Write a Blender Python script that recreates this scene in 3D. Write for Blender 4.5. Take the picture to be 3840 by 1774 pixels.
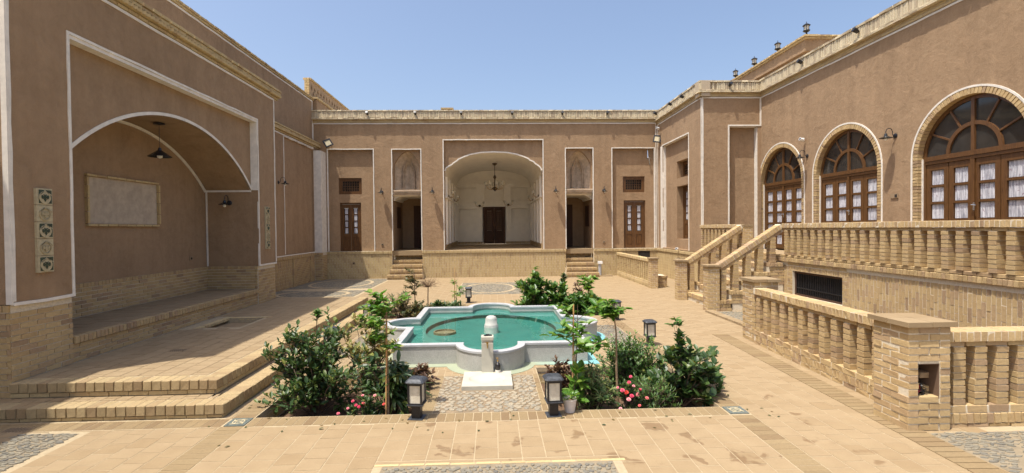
import bpy, bmesh, math, random
import numpy as np
from mathutils import Matrix, Vector
from mathutils.geometry import tessellate_polygon
random.seed(7); RNG=np.random.default_rng(7)
for o in list(bpy.data.objects): bpy.data.objects.remove(o)
S=bpy.context.scene; COL=S.collection; R=math.radians; PI=math.pi
# ---------- camera ----------
CAMP=Vector((0,0,1.95))
def cam_axes(yaw,pitch,roll):
    B=Matrix(((1,0,0),(0,0,-1),(0,1,0)))
    c,s=math.cos(yaw),math.sin(yaw); A=Matrix(((c,-s,0),(s,c,0),(0,0,1)))
    c,s=math.cos(pitch),math.sin(pitch); P=Matrix(((1,0,0),(0,c,s),(0,-s,c)))
    c,s=math.cos(roll),math.sin(roll); Q=Matrix(((c,s,0),(-s,c,0),(0,0,1)))
    return Q@P@B@A
M3=cam_axes(0.0383760553,-0.0165281174,0.00976743280)
cd=bpy.data.cameras.new('camera'); cam=bpy.data.objects.new('camera',cd); COL.objects.link(cam)
r0,r1,r2=M3[0],M3[1],M3[2]
cam.matrix_world=Matrix(((r0[0],-r1[0],-r2[0],0),(r0[1],-r1[1],-r2[1],0),(r0[2],-r1[2],-r2[2],CAMP.z),(0,0,0,1)))
cd.sensor_width=36; cd.lens=1850/3840*36; cd.clip_start=0.05; cd.clip_end=3000
S.camera=cam
# ---------- sun and sky ----------
SUN=Vector((0.29,0.215,-1)).normalized()
w=bpy.data.worlds.new('World'); S.world=w; w.use_nodes=True
nt=w.node_tree; bg=nt.nodes['Background']
sky=nt.nodes.new('ShaderNodeTexSky'); sky.sky_type='NISHITA'; sky.sun_disc=False
sky.sun_elevation=math.asin(-SUN.z); sky.sun_rotation=math.atan2(-SUN.x,-SUN.y)
sky.altitude=600; sky.air_density=1.0; sky.dust_density=6.5; sky.ozone_density=1.0
nt.links.new(sky.outputs[0],bg.inputs[0]); bg.inputs[1].default_value=0.15
sd=bpy.data.lights.new('sun','SUN'); sd.energy=4.1; sd.angle=R(0.53); sd.color=(1,0.945,0.84)
so=bpy.data.objects.new('sun',sd); COL.objects.link(so); so.location=(-6,-4,20); so.rotation_euler=SUN.to_track_quat('-Z','Y').to_euler()
S.view_settings.view_transform='Standard'; S.view_settings.look='None'; S.view_settings.exposure=0.63; S.view_settings.gamma=1
S.view_settings.use_curve_mapping=False
S.render.engine='CYCLES'; S.cycles.max_bounces=8; S.cycles.transparent_max_bounces=12
# ---------- materials ----------
class NT:
    def __init__(s,name):
        s.m=bpy.data.materials.new(name); s.m.use_nodes=True; s.t=s.m.node_tree; s.n=s.t.nodes; s.l=s.t.links
        s.b=s.n['Principled BSDF']; s.out=s.n['Material Output']; s._pos=None
    def pos(s):
        if not s._pos: s._pos=s.n.new('ShaderNodeNewGeometry').outputs['Position']
        return s._pos
    def noise(s,scale,detail=4,rough=.6,vec=None,dist=0):
        x=s.n.new('ShaderNodeTexNoise'); x.inputs['Scale'].default_value=scale; x.inputs['Detail'].default_value=detail
        x.inputs['Roughness'].default_value=rough; x.inputs['Distortion'].default_value=dist
        s.l.new(vec or s.pos(),x.inputs['Vector']); return x.outputs['Fac']
    def ramp(s,f,stops):
        x=s.n.new('ShaderNodeValToRGB'); e=x.color_ramp.elements
        while len(e)<len(stops): e.new(.5)
        for i,(p,c) in enumerate(stops):
            e[i].position=p; e[i].color=(*c,1) if len(c)==3 else c
        s.l.new(f,x.inputs[0]); return x.outputs[0]
    def mix(s,f,a,b,mode='MIX'):
        x=s.n.new('ShaderNodeMix'); x.data_type='RGBA'; x.blend_type=mode
        for i,v in ((0,f),(6,a),(7,b)):
            if hasattr(v,'links'): s.l.new(v,x.inputs[i])
            elif i==0: x.inputs[0].default_value=v
            else: x.inputs[i].default_value=(*v,1)
        return x.outputs[2]
    def math(s,op,a,b=0.0,c=None):
        x=s.n.new('ShaderNodeMath'); x.operation=op
        for i,v in enumerate((a,b,c)):
            if v is None: continue
            if hasattr(v,'links'): s.l.new(v,x.inputs[i])
            else: x.inputs[i].default_value=v
        return x.outputs[0]
    def rnd(s):
        o=s.n.new('ShaderNodeObjectInfo').outputs['Random']; a=s.n.new('ShaderNodeAttribute'); a.attribute_name='tint'
        return s.math('FRACT',s.math('ADD',o,a.outputs['Fac']))
    def bump(s,h,strength=.4,dist=.01):
        x=s.n.new('ShaderNodeBump'); x.inputs['Strength'].default_value=strength; x.inputs['Distance'].default_value=dist
        s.l.new(h,x.inputs['Height']); s.l.new(x.outputs[0],s.b.inputs['Normal'])
    def col(s,c): s.l.new(c,s.b.inputs['Base Color'])
    def set(s,**k):
        for a,v in k.items(): s.b.inputs[a.replace('_',' ')].default_value=v
        return s
def hx(h):
    f=lambda v:((v/255)/12.92 if v/255<=.04045 else ((v/255+.055)/1.055)**2.4)
    return tuple(f(int(h[i:i+2],16)) for i in (0,2,4))
MT={}
def plain(name,c,rough=.6,metal=0,var=.0,scale=30,bump=0):
    n=NT(name); n.set(Roughness=rough,Metallic=metal); n.b.inputs['Base Color'].default_value=(*c,1)
    if var: n.col(n.ramp(n.noise(scale),[(.3,tuple(x*(1-var) for x in c)),(.7,tuple(min(1,x*(1+var)) for x in c))]))
    if bump: n.bump(n.noise(scale*2,6),bump,.004)
    MT[name]=n.m; return n.m
def mk_materials():
    # straw-and-mud plaster
    n=NT('mud_plaster'); n.set(Roughness=.95)
    a=n.noise(.55,5,.55); b=n.noise(9,5,.7); c=n.noise(160,3,.8)
    col=n.ramp(a,[(.3,(.275,.178,.100)),(.7,(.345,.228,.132))])
    col=n.mix(.35,col,n.ramp(b,[(.3,(.215,.135,.07)),(.7,(.40,.275,.165))]))
    col=n.mix(.30,col,n.ramp(c,[(.35,(.17,.105,.055)),(.72,(.50,.355,.225))]))
    st=n.n.new('ShaderNodeMapping'); st.inputs['Scale'].default_value=(2.2,2.2,.16); n.l.new(n.pos(),st.inputs[0])
    col=n.mix(.5,col,n.ramp(n.noise(1.6,5,.6,st.outputs[0]),[(.38,(.86,.84,.82)),(.6,(1.06,1.06,1.06))]),'MULTIPLY')
    pt=n.noise(2.3,7,.68,dist=.6)
    col=n.mix(.6,col,n.ramp(pt,[(.36,(.84,.825,.81)),(.5,(1,1,1)),(.66,(1.10,1.09,1.08))]),'MULTIPLY')
    n.col(col); n.bump(n.math('ADD',n.math('ADD',n.math('MULTIPLY',c,.5),b),n.math('MULTIPLY',pt,2.5)),.6,.014); MT['plaster']=n.m
    plain('gypsum',(.69,.645,.575),.8,var=.12,scale=7,bump=.15)
    plain('iwan_plaster',(.88,.82,.715),.8,var=.05,scale=3,bump=.1)
    def brick(name,stops,ns=1.0,dirt=.35):
        n=NT(name); n.set(Roughness=.9); r=n.rnd()
        col=n.ramp(r,stops)
        f=n.noise(38,5,.7); g=n.noise(230,3,.7)
        col=n.mix(dirt,col,n.ramp(f,[(.3,(.55,.5,.46)),(.68,(1.18,1.16,1.12))]),'MULTIPLY')
        col=n.mix(.35,col,n.ramp(g,[(.3,(.62,.6,.58)),(.7,(1.2,1.2,1.2))]),'MULTIPLY')
        col=n.mix(.5,col,n.ramp(n.noise(1.1,4,.6),[(.35,(.84,.82,.8)),(.65,(1.05,1.05,1.05))]),'MULTIPLY')
        n.col(col); n.bump(n.math('ADD',f,n.math('MULTIPLY',g,.4)),.6*ns,.006); MT[name]=n.m
    brick('brick',[(.0,(.435,.305,.150)),(.25,(.475,.345,.175)),(.5,(.50,.37,.19)),(.72,(.45,.32,.168)),(.92,(.40,.28,.165)),(1,(.32,.22,.13))])
    brick('brick_pale',[(0,(.50,.385,.20)),(.3,(.55,.43,.23)),(.6,(.52,.40,.21)),(.85,(.47,.35,.185)),(1,(.41,.295,.155))])
    brick('parapet_brick',[(0,(.62,.54,.38)),(.3,(.53,.46,.32)),(.55,(.66,.57,.40)),(.8,(.42,.35,.25)),(1,(.56,.46,.32))],1,.4)
    # square clay paving tiles
    n=NT('paver'); n.set(Roughness=.86); r=n.rnd()
    col=n.ramp(r,[(0,(.278,.202,.113)),(.35,(.296,.217,.124)),(.7,(.286,.209,.118)),(1,(.264,.188,.102))])
    col=n.mix(.4,col,n.ramp(n.noise(4.5,6,.65),[(.32,(.80,.75,.70)),(.62,(1.08,1.08,1.08))]),'MULTIPLY')
    col=n.mix(.3,col,n.ramp(n.noise(70,4,.7),[(.3,(.75,.72,.7)),(.7,(1.15,1.15,1.15))]),'MULTIPLY')
    wet=n.ramp(n.noise(3.1,5,.55,dist=.4),[(.60,(0,0,0)),(.635,(1,1,1))])
    sp=n.n.new('ShaderNodeSeparateXYZ'); n.l.new(n.pos(),sp.inputs[0])
    def band(o,a,b,soft=.15):
        m1=n.n.new('ShaderNodeMapRange'); n.l.new(o,m1.inputs[0]); m1.inputs[1].default_value=a-soft; m1.inputs[2].default_value=a
        m2=n.n.new('ShaderNodeMapRange'); n.l.new(o,m2.inputs[0]); m2.inputs[1].default_value=b+soft; m2.inputs[2].default_value=b
        return n.math('MULTIPLY',m1.outputs[0],m2.outputs[0])
    reg=n.math('MULTIPLY',band(sp.outputs[0],-.7,3.2),band(sp.outputs[1],3.9,5.6))
    wetm=n.math('MULTIPLY',n.math('MULTIPLY',wet,reg),.62)
    col=n.mix(wetm,col,(.155,.088,.038))
    n.col(col); n.l.new(n.math('SUBTRACT',.88,n.math('MULTIPLY',wetm,.5)),n.b.inputs['Roughness'])
    n.bump(n.math('ADD',n.noise(28,5,.6),n.noise(150,3,.6)),.25,.004); MT['paver']=n.m
    brick('nosing',[(0,(.35,.265,.14)),(.4,(.40,.305,.165)),(.75,(.36,.265,.14)),(1,(.29,.205,.11))])
    brick('band',[(0,(.235,.168,.088)),(.35,(.265,.195,.103)),(.7,(.245,.175,.09)),(1,(.20,.135,.07))],.6,.3)
    plain('grout',(.36,.285,.18),.95,var=.12,scale=20,bump=.3)
    plain('mortar',(.60,.525,.40),.95,var=.15,scale=40,bump=.5)
    plain('mortar_grey',(.42,.34,.24),.95,var=.15,scale=40,bump=.5)
    n=NT('pebble'); n.set(Roughness=.75); col=n.ramp(n.rnd(),[(0,(.185,.165,.125)),(.35,(.225,.198,.145)),(.6,(.15,.14,.115)),(.8,(.25,.212,.15)),(1,(.12,.114,.10))])
    col=n.mix(.5,col,n.ramp(n.noise(60,4),[(.3,(.7,.7,.7)),(.7,(1.2,1.2,1.2))]),'MULTIPLY'); n.col(col); n.bump(n.noise(90,4),.4,.004); MT['pebble']=n.m
    n=NT('flagstone'); n.set(Roughness=.6); col=n.ramp(n.rnd(),[(0,(.27,.23,.165)),(.4,(.32,.268,.188)),(.7,(.21,.19,.15)),(1,(.34,.275,.19))])
    col=n.mix(.5,col,n.ramp(n.noise(50,4),[(.3,(.75,.75,.75)),(.7,(1.15,1.15,1.15))]),'MULTIPLY'); n.col(col); n.bump(n.noise(80,4),.3,.004); MT['flagstone']=n.m
    plain('bed_mortar',(.21,.155,.095),.9,var=.25,scale=6,bump=.3)
    plain('bed_mortar_grey',(.225,.18,.118),.9,var=.2,scale=9,bump=.3)
    def wood(name,c1,c2,rough=.38):
        n=NT(name); n.set(Roughness=rough)
        mp=n.n.new('ShaderNodeMapping'); mp.inputs['Scale'].default_value=(14,14,1.2); n.l.new(n.pos(),mp.inputs[0])
        f=n.noise(3,6,.7,mp.outputs[0],1.2); n.col(n.ramp(f,[(.3,c1),(.7,c2)])); n.bump(f,.15,.003); MT[name]=n.m
    wood('wood',(.06,.026,.009),(.15,.07,.023)); wood('wood_dark',(.045,.02,.010),(.085,.036,.017),.75); wood('stake',(.42,.22,.08),(.58,.34,.14),.7)
    plain('glass_dark',(.030,.028,.026),.06,var=.5,scale=1.5); MT['glass_dark'].node_tree.nodes['Principled BSDF'].inputs['Specular IOR Level'].default_value=.6
    n=NT('curtain'); n.set(Roughness=.9)
    sx=n.n.new('ShaderNodeMapping'); sx.inputs['Scale'].default_value=(1,1,.12); n.l.new(n.pos(),sx.inputs[0])
    col=n.ramp(n.noise(34,3,.6,sx.outputs[0]),[(.35,(.25,.25,.29)),(.6,(.56,.56,.60))])
    v=n.noise(26,2,.5); col=n.mix(n.ramp(v,[(.64,(0,0,0)),(.70,(.65,.65,.65))]),col,(.20,.10,.14)); n.col(col); MT['curtain']=n.m
    plain('black_metal',(.018,.018,.022),.38,.3,var=.3,scale=30)
    plain('cap_metal',(.045,.05,.06),.5,.2,var=.5,scale=40,bump=.3)
    plain('shade_metal',(.05,.055,.06),.25,.7)
    plain('bronze_metal',(.09,.06,.035),.4,.5)
    plain('brass',(.55,.36,.12),.3,.9)
    plain('steel',(.6,.6,.62),.25,.9)
    n=NT('frosted'); n.set(Roughness=.35); n.col(n.ramp(n.noise(18,5,.7),[(.3,(.46,.42,.33)),(.7,(.66,.62,.52))])); MT['frosted']=n.m
    plain('bulb',(.8,.78,.72),.2)
    n=NT('marble'); n.set(Roughness=.6); n.col(n.mix(.5,n.ramp(n.noise(5,5),[(.3,(.33,.325,.30)),(.7,(.46,.45,.42))]),n.ramp(n.noise(120,3,.7),[(.38,(.24,.24,.22)),(.6,(.50,.49,.46))]))); n.bump(n.noise(90,4,.7),.6,.006); MT['marble']=n.m
    plain('marble_top',(.39,.395,.405),.45,var=.1,scale=8,bump=.25)
    plain('marble_basin',(.44,.415,.345),.55,var=.12,scale=5,bump=.3)
    plain('pool_paint',(.042,.175,.155),.7,var=.14,scale=3.2,bump=.1)
    plain('pool_paint_light',(.062,.21,.185),.7,var=.12,scale=3.5,bump=.1)
    plain('pool_paint_dark',(.06,.17,.155),.7,var=.25,scale=5)
    n=NT('apron'); n.set(Roughness=.6); sp=n.n.new('ShaderNodeSeparateXYZ'); n.l.new(n.pos(),sp.inputs[0]); mr=n.n.new('ShaderNodeMapRange'); n.l.new(n.math('ADD',sp.outputs[0],n.math('MULTIPLY',n.noise(2.5),.8)),mr.inputs[0]); mr.inputs[1].default_value=.9; mr.inputs[2].default_value=1.9; n.col(n.mix(mr.outputs[0],n.mix(n.noise(9),(.25,.285,.20),(.31,.345,.245)),(.17,.40,.42))); MT['apron_paint']=n.m
    plain('apron_pale',(.46,.56,.44),.6,var=.2,scale=6)
    # water: clear, tinted by depth of tint, mirror by Fresnel
    n=NT('water'); t=n.n.new('ShaderNodeBsdfTransparent'); t.inputs[0].default_value=(.80,.96,.93,1)
    g=n.n.new('ShaderNodeBsdfGlossy'); g.inputs['Roughness'].default_value=.02; fr=n.n.new('ShaderNodeFresnel'); fr.inputs[0].default_value=1.33
    mx=n.n.new('ShaderNodeMixShader'); n.l.new(fr.outputs[0],mx.inputs[0]); n.l.new(t.outputs[0],mx.inputs[1]); n.l.new(g.outputs[0],mx.inputs[2])
    bp=n.n.new('ShaderNodeBump'); bp.inputs['Strength'].default_value=.16; bp.inputs['Distance'].default_value=.02; n.l.new(n.noise(5,3,.5),bp.inputs['Height'])
    n.l.new(bp.outputs[0],g.inputs['Normal']); n.l.new(bp.outputs[0],fr.inputs['Normal']); n.l.new(mx.outputs[0],n.out.inputs[0]); MT['water']=n.m
    plain('soil',(.115,.068,.038),1,var=.45,scale=22,bump=1)
    plain('bark',(.27,.18,.105),.9,var=.3,scale=40,bump=.5)
    plain('bark_dark',(.11,.075,.05),.9,var=.3,scale=40)
    plain('white_plastic',(.78,.78,.77),.35); plain('grey_plastic',(.40,.41,.43),.5,var=.15)
    plain('dark_plastic',(.02,.018,.018),.25); plain('pot',(.62,.57,.53),.5,var=.05)
    plain('label_paper',(.7,.66,.6),.6); plain('socket_box',(.28,.20,.125),.5)
    plain('glaze_green',(.022,.045,.032),.3,var=.3,scale=40); plain('tile_cream',(.42,.36,.23),.6,var=.15,scale=30,bump=.3)
    plain('tile_line',(.36,.30,.18),.7); n=NT('window_glow'); tl_=n.n.new('ShaderNodeBsdfTranslucent'); tl_.inputs[0].default_value=(.85,.83,.78,1); n.l.new(tl_.outputs[0],n.out.inputs[0]); MT['window_glow']=n.m
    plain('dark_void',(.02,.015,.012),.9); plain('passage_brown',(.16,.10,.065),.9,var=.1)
    plain('niche_mural',(.46,.36,.26),.9,var=.25,scale=7,bump=.4); plain('stone_panel',(.43,.355,.27),.95,var=.14,scale=9,bump=.6)
    plain('blue_tile',(.115,.135,.125),.35,var=.3,scale=30); plain('fruit',(.10,.19,.03),.5)
    plain('ground_far',(.42,.33,.22),1,var=.2,scale=.5); plain('cable_red',(.35,.03,.05),.5)
    def leaf(name,stops,rough=.42,trans=.22):
        n=NT(name); n.set(Roughness=rough); n.b.inputs['Specular IOR Level'].default_value=.45
        c=n.ramp(n.rnd(),stops); n.col(c)
        tr=n.n.new('ShaderNodeBsdfTranslucent'); hs=n.n.new('ShaderNodeHueSaturation'); hs.inputs['Value'].default_value=1.7; hs.inputs['Saturation'].default_value=1.1; n.l.new(c,hs.inputs['Color']); n.l.new(hs.outputs[0],tr.inputs[0])
        mx=n.n.new('ShaderNodeMixShader'); mx.inputs[0].default_value=trans; n.l.new(n.b.outputs[0],mx.inputs[1]); n.l.new(tr.outputs[0],mx.inputs[2]); n.l.new(mx.outputs[0],n.out.inputs[0]); MT[name]=n.m
    leaf('leaf_dark',[(0,(.022,.05,.014)),(.5,(.042,.085,.022)),(.85,(.08,.125,.032)),(1,(.19,.20,.045))])
    leaf('leaf_mid',[(0,(.032,.085,.016)),(.5,(.065,.14,.026)),(.9,(.11,.19,.035)),(1,(.20,.23,.05))])
    leaf('leaf_bright',[(0,(.06,.15,.022)),(.5,(.10,.21,.03)),(1,(.20,.29,.05))],.4,.3)
    leaf('leaf_yellow',[(0,(.17,.19,.05)),(.4,(.27,.26,.08)),(.75,(.40,.34,.14)),(1,(.22,.13,.05))],.55)
    leaf('leaf_olive',[(0,(.04,.06,.02)),(.5,(.09,.10,.035)),(1,(.20,.13,.05))],.5)
    leaf('leaf_brown',[(0,(.045,.022,.014)),(.5,(.095,.05,.028)),(1,(.17,.10,.05))],.5)
    leaf('leaf_variegated',[(0,(.06,.13,.03)),(.5,(.13,.19,.05)),(1,(.36,.36,.15))],.5)
    leaf('leaf_fine',[(0,(.035,.075,.025)),(.5,(.06,.115,.035)),(1,(.12,.165,.05))],.5)
    leaf('petal',[(0,(.62,.05,.12)),(.4,(.75,.13,.22)),(.7,(.80,.40,.42)),(1,(.70,.06,.04))],.6,.3)
    leaf('cactus',[(0,(.12,.24,.09)),(1,(.17,.29,.11))],.5,0)
mk_materials()
# ---------- helpers ----------
WL={}   # world location of each object's root
def tag(o,label=None,cat=None,group=None,kind=None):
    if label: o['label']=label
    if cat: o['category']=cat
    if group: o['group']=group
    if kind: o['kind']=kind
    return o
def thing(name,label,cat,loc=(0,0,0),group=None,rz=0):
    o=bpy.data.objects.new(name,None); COL.objects.link(o); o.location=loc; o.rotation_euler[2]=rz; o.empty_display_size=.1
    WL[o.name]=Vector(loc); return tag(o,label,cat,group)
def FB(y0): return Matrix(((1,0,0,0),(0,0,1,y0),(0,1,0,0),(0,0,0,1)))
def FLt(x0): return Matrix(((0,0,-1,x0),(1,0,0,0),(0,1,0,0),(0,0,0,1)))
def FRt(x0): return Matrix(((0,0,1,x0),(1,0,0,0),(0,1,0,0),(0,0,0,1)))
def FG(z0): return Matrix(((1,0,0,0),(0,1,0,0),(0,0,-1,z0),(0,0,0,1)))
ID=Matrix.Identity(4)
CUBEV=[(-.5,-.5,-.5),(.5,-.5,-.5),(.5,.5,-.5),(-.5,.5,-.5),(-.5,-.5,.5),(.5,-.5,.5),(.5,.5,.5),(-.5,.5,.5)]
CUBEF=[(0,3,2,1),(4,5,6,7),(0,1,5,4),(1,2,6,5),(2,3,7,6),(3,0,4,7)]
class MB:
    def __init__(s,fr=ID): s.v=[]; s.f=[]; s.fr=fr
    def add(s,vs,fs,fr=None):
        n=len(s.v); F=fr or s.fr
        s.v+= [tuple(F@Vector(p)) for p in vs]; s.f+=[tuple(i+n for i in f) for f in fs]; return s
    def box(s,u0,u1,v0,v1,d0,d1,fr=None):
        return s.add([((u0+u1)/2+(u1-u0)*a,(v0+v1)/2+(v1-v0)*b,(d0+d1)/2+(d1-d0)*c) for a,b,c in CUBEV],CUBEF,fr)
    def slab(s,outer,holes,d0,d1,fr=None,back=True):
        loops=[outer]+list(holes); fl=[p for l in loops for p in l]; n=len(fl)
        tri=tessellate_polygon([[Vector((a,b,0)) for a,b in l] for l in loops])
        vs=[(a,b,d0) for a,b in fl]+[(a,b,d1) for a,b in fl]; fs=[tuple(t) for t in tri]
        if back: fs+=[tuple(i+n for i in reversed(t)) for t in tri]
        k=0
        for l in loops:
            m=len(l)
            for i in range(m):
                j=(i+1)%m; fs.append((k+i,k+j,k+j+n,k+i+n))
            k+=m
        return s.add(vs,fs,fr)
    def strip(s,pts,w,d0,d1,fr=None,closed=False,side=0):
        # mitred ribbon of width w; side 0 centred, +1 left, -1 right of direction
        if d0<0 and len(pts)<6 and not closed:   # hand-run plaster edges wander a little
            q=[pts[0]]
            for a_,b_ in zip(pts[:-1],pts[1:]):
                k_=max(1,int(math.hypot(b_[0]-a_[0],b_[1]-a_[1])/.3))
                for i_ in range(1,k_+1):
                    t_=i_/k_; e_=.0035 if i_<k_ else 0; q.append((a_[0]+(b_[0]-a_[0])*t_+random.gauss(0,e_),a_[1]+(b_[1]-a_[1])*t_+random.gauss(0,e_)))
            pts=q
        n=len(pts); P=[Vector(p) for p in pts]; L=[];Rr=[]
        for i in range(n):
            a=P[i-1] if (i>0 or closed) else None; b=P[(i+1)%n] if (i<n-1 or closed) else None
            ds=[]
            if a is not None: ds.append((P[i]-a).normalized())
            if b is not None: ds.append((b-P[i]).normalized())
            t=sum(ds,Vector((0,0))); t.normalize(); nn=Vector((-t.y,t.x)); k=1/max(.3,abs(nn.dot(Vector((-ds[0].y,ds[0].x)))))
            l=w*(.5+side*.5)*k; r=w*(.5-side*.5)*k; L.append(P[i]+nn*l); Rr.append(P[i]-nn*r)
        for i in range(n if closed else n-1):
            j=(i+1)%n; q=[L[i],Rr[i],Rr[j],L[j]]
            s.add([(p.x,p.y,d0) for p in q]+[(p.x,p.y,d1) for p in q],[(0,1,2,3),(7,6,5,4),(0,4,5,1),(1,5,6,2),(2,6,7,3),(3,7,4,0)],fr)
        return s
    def lathe(s,prof,c=(0,0,0),n=16,fr=None,a0=0,sq=False,ax=None):
        vs=[];fs=[]; m=len(prof)
        for i in range(n):
            a=a0+2*PI*i/n
            for r,z in prof: vs.append((c[0]+r*math.cos(a),c[1]+r*math.sin(a),c[2]+z))
        for i in range(n):
            j=(i+1)%n
            for k in range(m-1): fs.append((i*m+k,j*m+k,j*m+k+1,i*m+k+1))
        if prof[0][0]>1e-6: fs.append(tuple(i*m for i in range(n))[::-1])
        if prof[-1][0]>1e-6: fs.append(tuple(i*m+m-1 for i in range(n)))
        return s.add(vs,fs,fr)
    def tube(s,pts,r,n=6,fr=None):
        P=[Vector(p) for p in pts]; vs=[];fs=[]
        rr=r if isinstance(r,(list,tuple)) else [r]*len(P)
        for i,p in enumerate(P):
            t=(P[min(i+1,len(P)-1)]-P[max(i-1,0)]).normalized()
            a=t.cross(Vector((0,0,1)) if abs(t.z)<.9 else Vector((1,0,0))).normalized(); b=t.cross(a)
            for k in range(n):
                q=p+(a*math.cos(2*PI*k/n)+b*math.sin(2*PI*k/n))*rr[i]; vs.append(tuple(q))
        for i in range(len(P)-1):
            for k in range(n):
                l=(k+1)%n; fs.append((i*n+k,i*n+l,(i+1)*n+l,(i+1)*n+k))
        fs.append(tuple(range(n))[::-1]); fs.append(tuple((len(P)-1)*n+k for k in range(n)))
        return s.add(vs,fs,fr)
    def build(s,name,mat,parent=None,smooth=False,kind=None,bevel=0,label=None):
        off=WL.get(parent.name,Vector((0,0,0))) if parent else Vector((0,0,0))
        me=bpy.data.meshes.new(name); me.from_pydata([tuple(Vector(p)-off) for p in s.v],[],s.f)
        bm=bmesh.new(); bm.from_mesh(me); bmesh.ops.remove_doubles(bm,verts=bm.verts,dist=1e-6) if smooth else None
        bmesh.ops.recalc_face_normals(bm,faces=bm.faces); bm.to_mesh(me); bm.free()
        if smooth: me.polygons.foreach_set('use_smooth',[True]*len(me.polygons))
        me.materials.append(MT[mat]); o=bpy.data.objects.new(name,me); COL.objects.link(o)
        if parent: o.parent=parent
        WL[o.name]=off
        if kind: o['kind']=kind
        if label: o['label']=label
        if bevel:
            b=o.modifiers.new('bevel','BEVEL'); b.width=bevel; b.segments=2; b.limit_method='ANGLE'
        return o
# piece prototypes
def proto_box(jit,ch,seed):
    rg=random.Random(seed); vs=[];fs=[]
    if ch<=0:
        return np.array([[c+rg.uniform(-jit,jit) for c in v] for v in CUBEV]),[list(f) for f in CUBEF]
    bm=bmesh.new(); bmesh.ops.create_cube(bm,size=1); bmesh.ops.bevel(bm,geom=list(bm.edges),offset=ch,segments=1,affect='EDGES')
    for v in bm.verts: v.co+=Vector((rg.uniform(-jit,jit),rg.uniform(-jit,jit),rg.uniform(-jit,jit)))
    bmesh.ops.recalc_face_normals(bm,faces=bm.faces)
    bm.verts.index_update(); V=np.array([tuple(v.co) for v in bm.verts]); F=[[v.index for v in f.verts] for f in bm.faces]; bm.free()
    return V,F
P_BRICK=[proto_box(.022,.045,i) for i in range(6)]; P_STACK=[proto_box(.010,.02,i+150) for i in range(6)]; P_FLAT=[proto_box(.004,.016,i+50) for i in range(4)]; P_PLAIN=[proto_box(.02,0,i+90) for i in range(4)]
def proto_leaf(w,droop=.12,fold=.18,n=4,seed=0):
    vs=[];fs=[]
    for i in range(n+1):
        t=i/n; ww=w*math.sin(PI*min(1,t*.96+.02))**.8*(1-.25*t) ; z=-droop*t*t
        vs+=[(t,-ww,z+fold*ww*1.5),(t,0,z),(t,ww,z+fold*ww*1.5)]
    for i in range(n):
        a=i*3; fs+=[[a,a+3,a+4,a+1],[a+1,a+4,a+5,a+2]]
    return np.array(vs),fs
LEAF={'oval':[proto_leaf(.3),proto_leaf(.27,.25),proto_leaf(.32,.05,.3)],'long':[proto_leaf(.16,.35),proto_leaf(.14,.2),proto_leaf(.18,.5)],'round':[proto_leaf(.42,.1,.12),proto_leaf(.38,.2,.2)],'thin':[proto_leaf(.1,.1,.1,2),proto_leaf(.08,.25,.1,2)],'small':[proto_leaf(.32,.1,.2,2),proto_leaf(.27,.2,.2,2)]}
MESHC={}
def pmesh(V,F,mat,key):
    k=(key,mat)
    if k not in MESHC:
        me=bpy.data.meshes.new(key); me.from_pydata(V.tolist(),[],F); me.materials.append(MT[mat]); MESHC[k]=me
    return MESHC[k]
NEG=Matrix.Diagonal((1,1,-1,1))
def emit(parent,name,mats,protos,mat,cap=300,rest=None,restproto=None,smooth=False,pid=None):
    if not mats: return
    off=WL.get(parent.name,Vector((0,0,0))); T=Matrix.Translation(-off)
    mats=[m if m.determinant()>0 else m@NEG for m in mats]
    order=sorted(range(len(mats)),key=lambda i:(mats[i].to_translation()-CAMP).length/(max(mats[i].to_scale())**.5))
    k=len(mats) if len(mats)<=cap+4 and cap else cap
    pid=pid or str(id(protos))
    for i in order[:k]:
        j=(i*7+3)%len(protos); V,F=protos[j]
        me=pmesh(V,F,mat,name+'_piece_'+pid+'_%d'%j)
        o=bpy.data.objects.new(name,me); o.parent=parent; o.matrix_basis=T@mats[i]; COL.objects.link(o)
    if k<len(mats):
        rp=restproto or protos; VV=[];FF=[];TT=[]; n=0
        for i in order[k:]:
            V,F=rp[i%len(rp)]; A=np.array(T@mats[i]); VV.append(V@A[:3,:3].T+A[:3,3]); t=(i*.6180339)%1
            FF+=[[a+n for a in f] for f in F]; TT+=[t]*len(F); n+=len(V)
        me=bpy.data.meshes.new(rest or name); me.from_pydata(np.vstack(VV).tolist(),[],FF)
        at=me.attributes.new('tint','FLOAT','FACE'); at.data.foreach_set('value',TT)
        me.materials.append(MT[mat]); o=bpy.data.objects.new(rest or name,me); o.parent=parent; o['kind']='stuff'; COL.objects.link(o)
def bm_(fr,u0,u1,v0,v1,d0,d1,rz=0,j=1):
    g=random.gauss
    return fr@Matrix.Translation(((u0+u1)/2+g(0,.0008)*j,(v0+v1)/2+g(0,.0008)*j,(d0+d1)/2+g(0,.0012)*j))@Matrix.Rotation(rz+g(0,.006)*j,4,'Z')@Matrix.Diagonal((u1-u0,v1-v0,d1-d0,1))
def inhole(u,v,hs): return any(a<u<b and c<v<d for a,b,c,d in hs)
J=.010
def run_h(fr,u0,u1,v0,v1,L=.21,H=.0655,p=.006,holes=(),dd=.05,bond=.5):
    out=[]; n=max(1,round((v1-v0)/H)); H=(v1-v0)/n
    for r in range(n):
        v=v0+r*H; x=u0-(L*bond if r%2 else 0)-random.uniform(0,.01)
        while x<u1-.012:
            a=max(x,u0); b=min(x+L,u1); x+=L
            if b-a<.03 or inhole((a+b)/2,v+H/2,holes): continue
            out.append(bm_(fr,a+J/2,b-J/2,v+J/2,v+H-J/2,-p-random.uniform(0,.003),dd))
    return out
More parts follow.
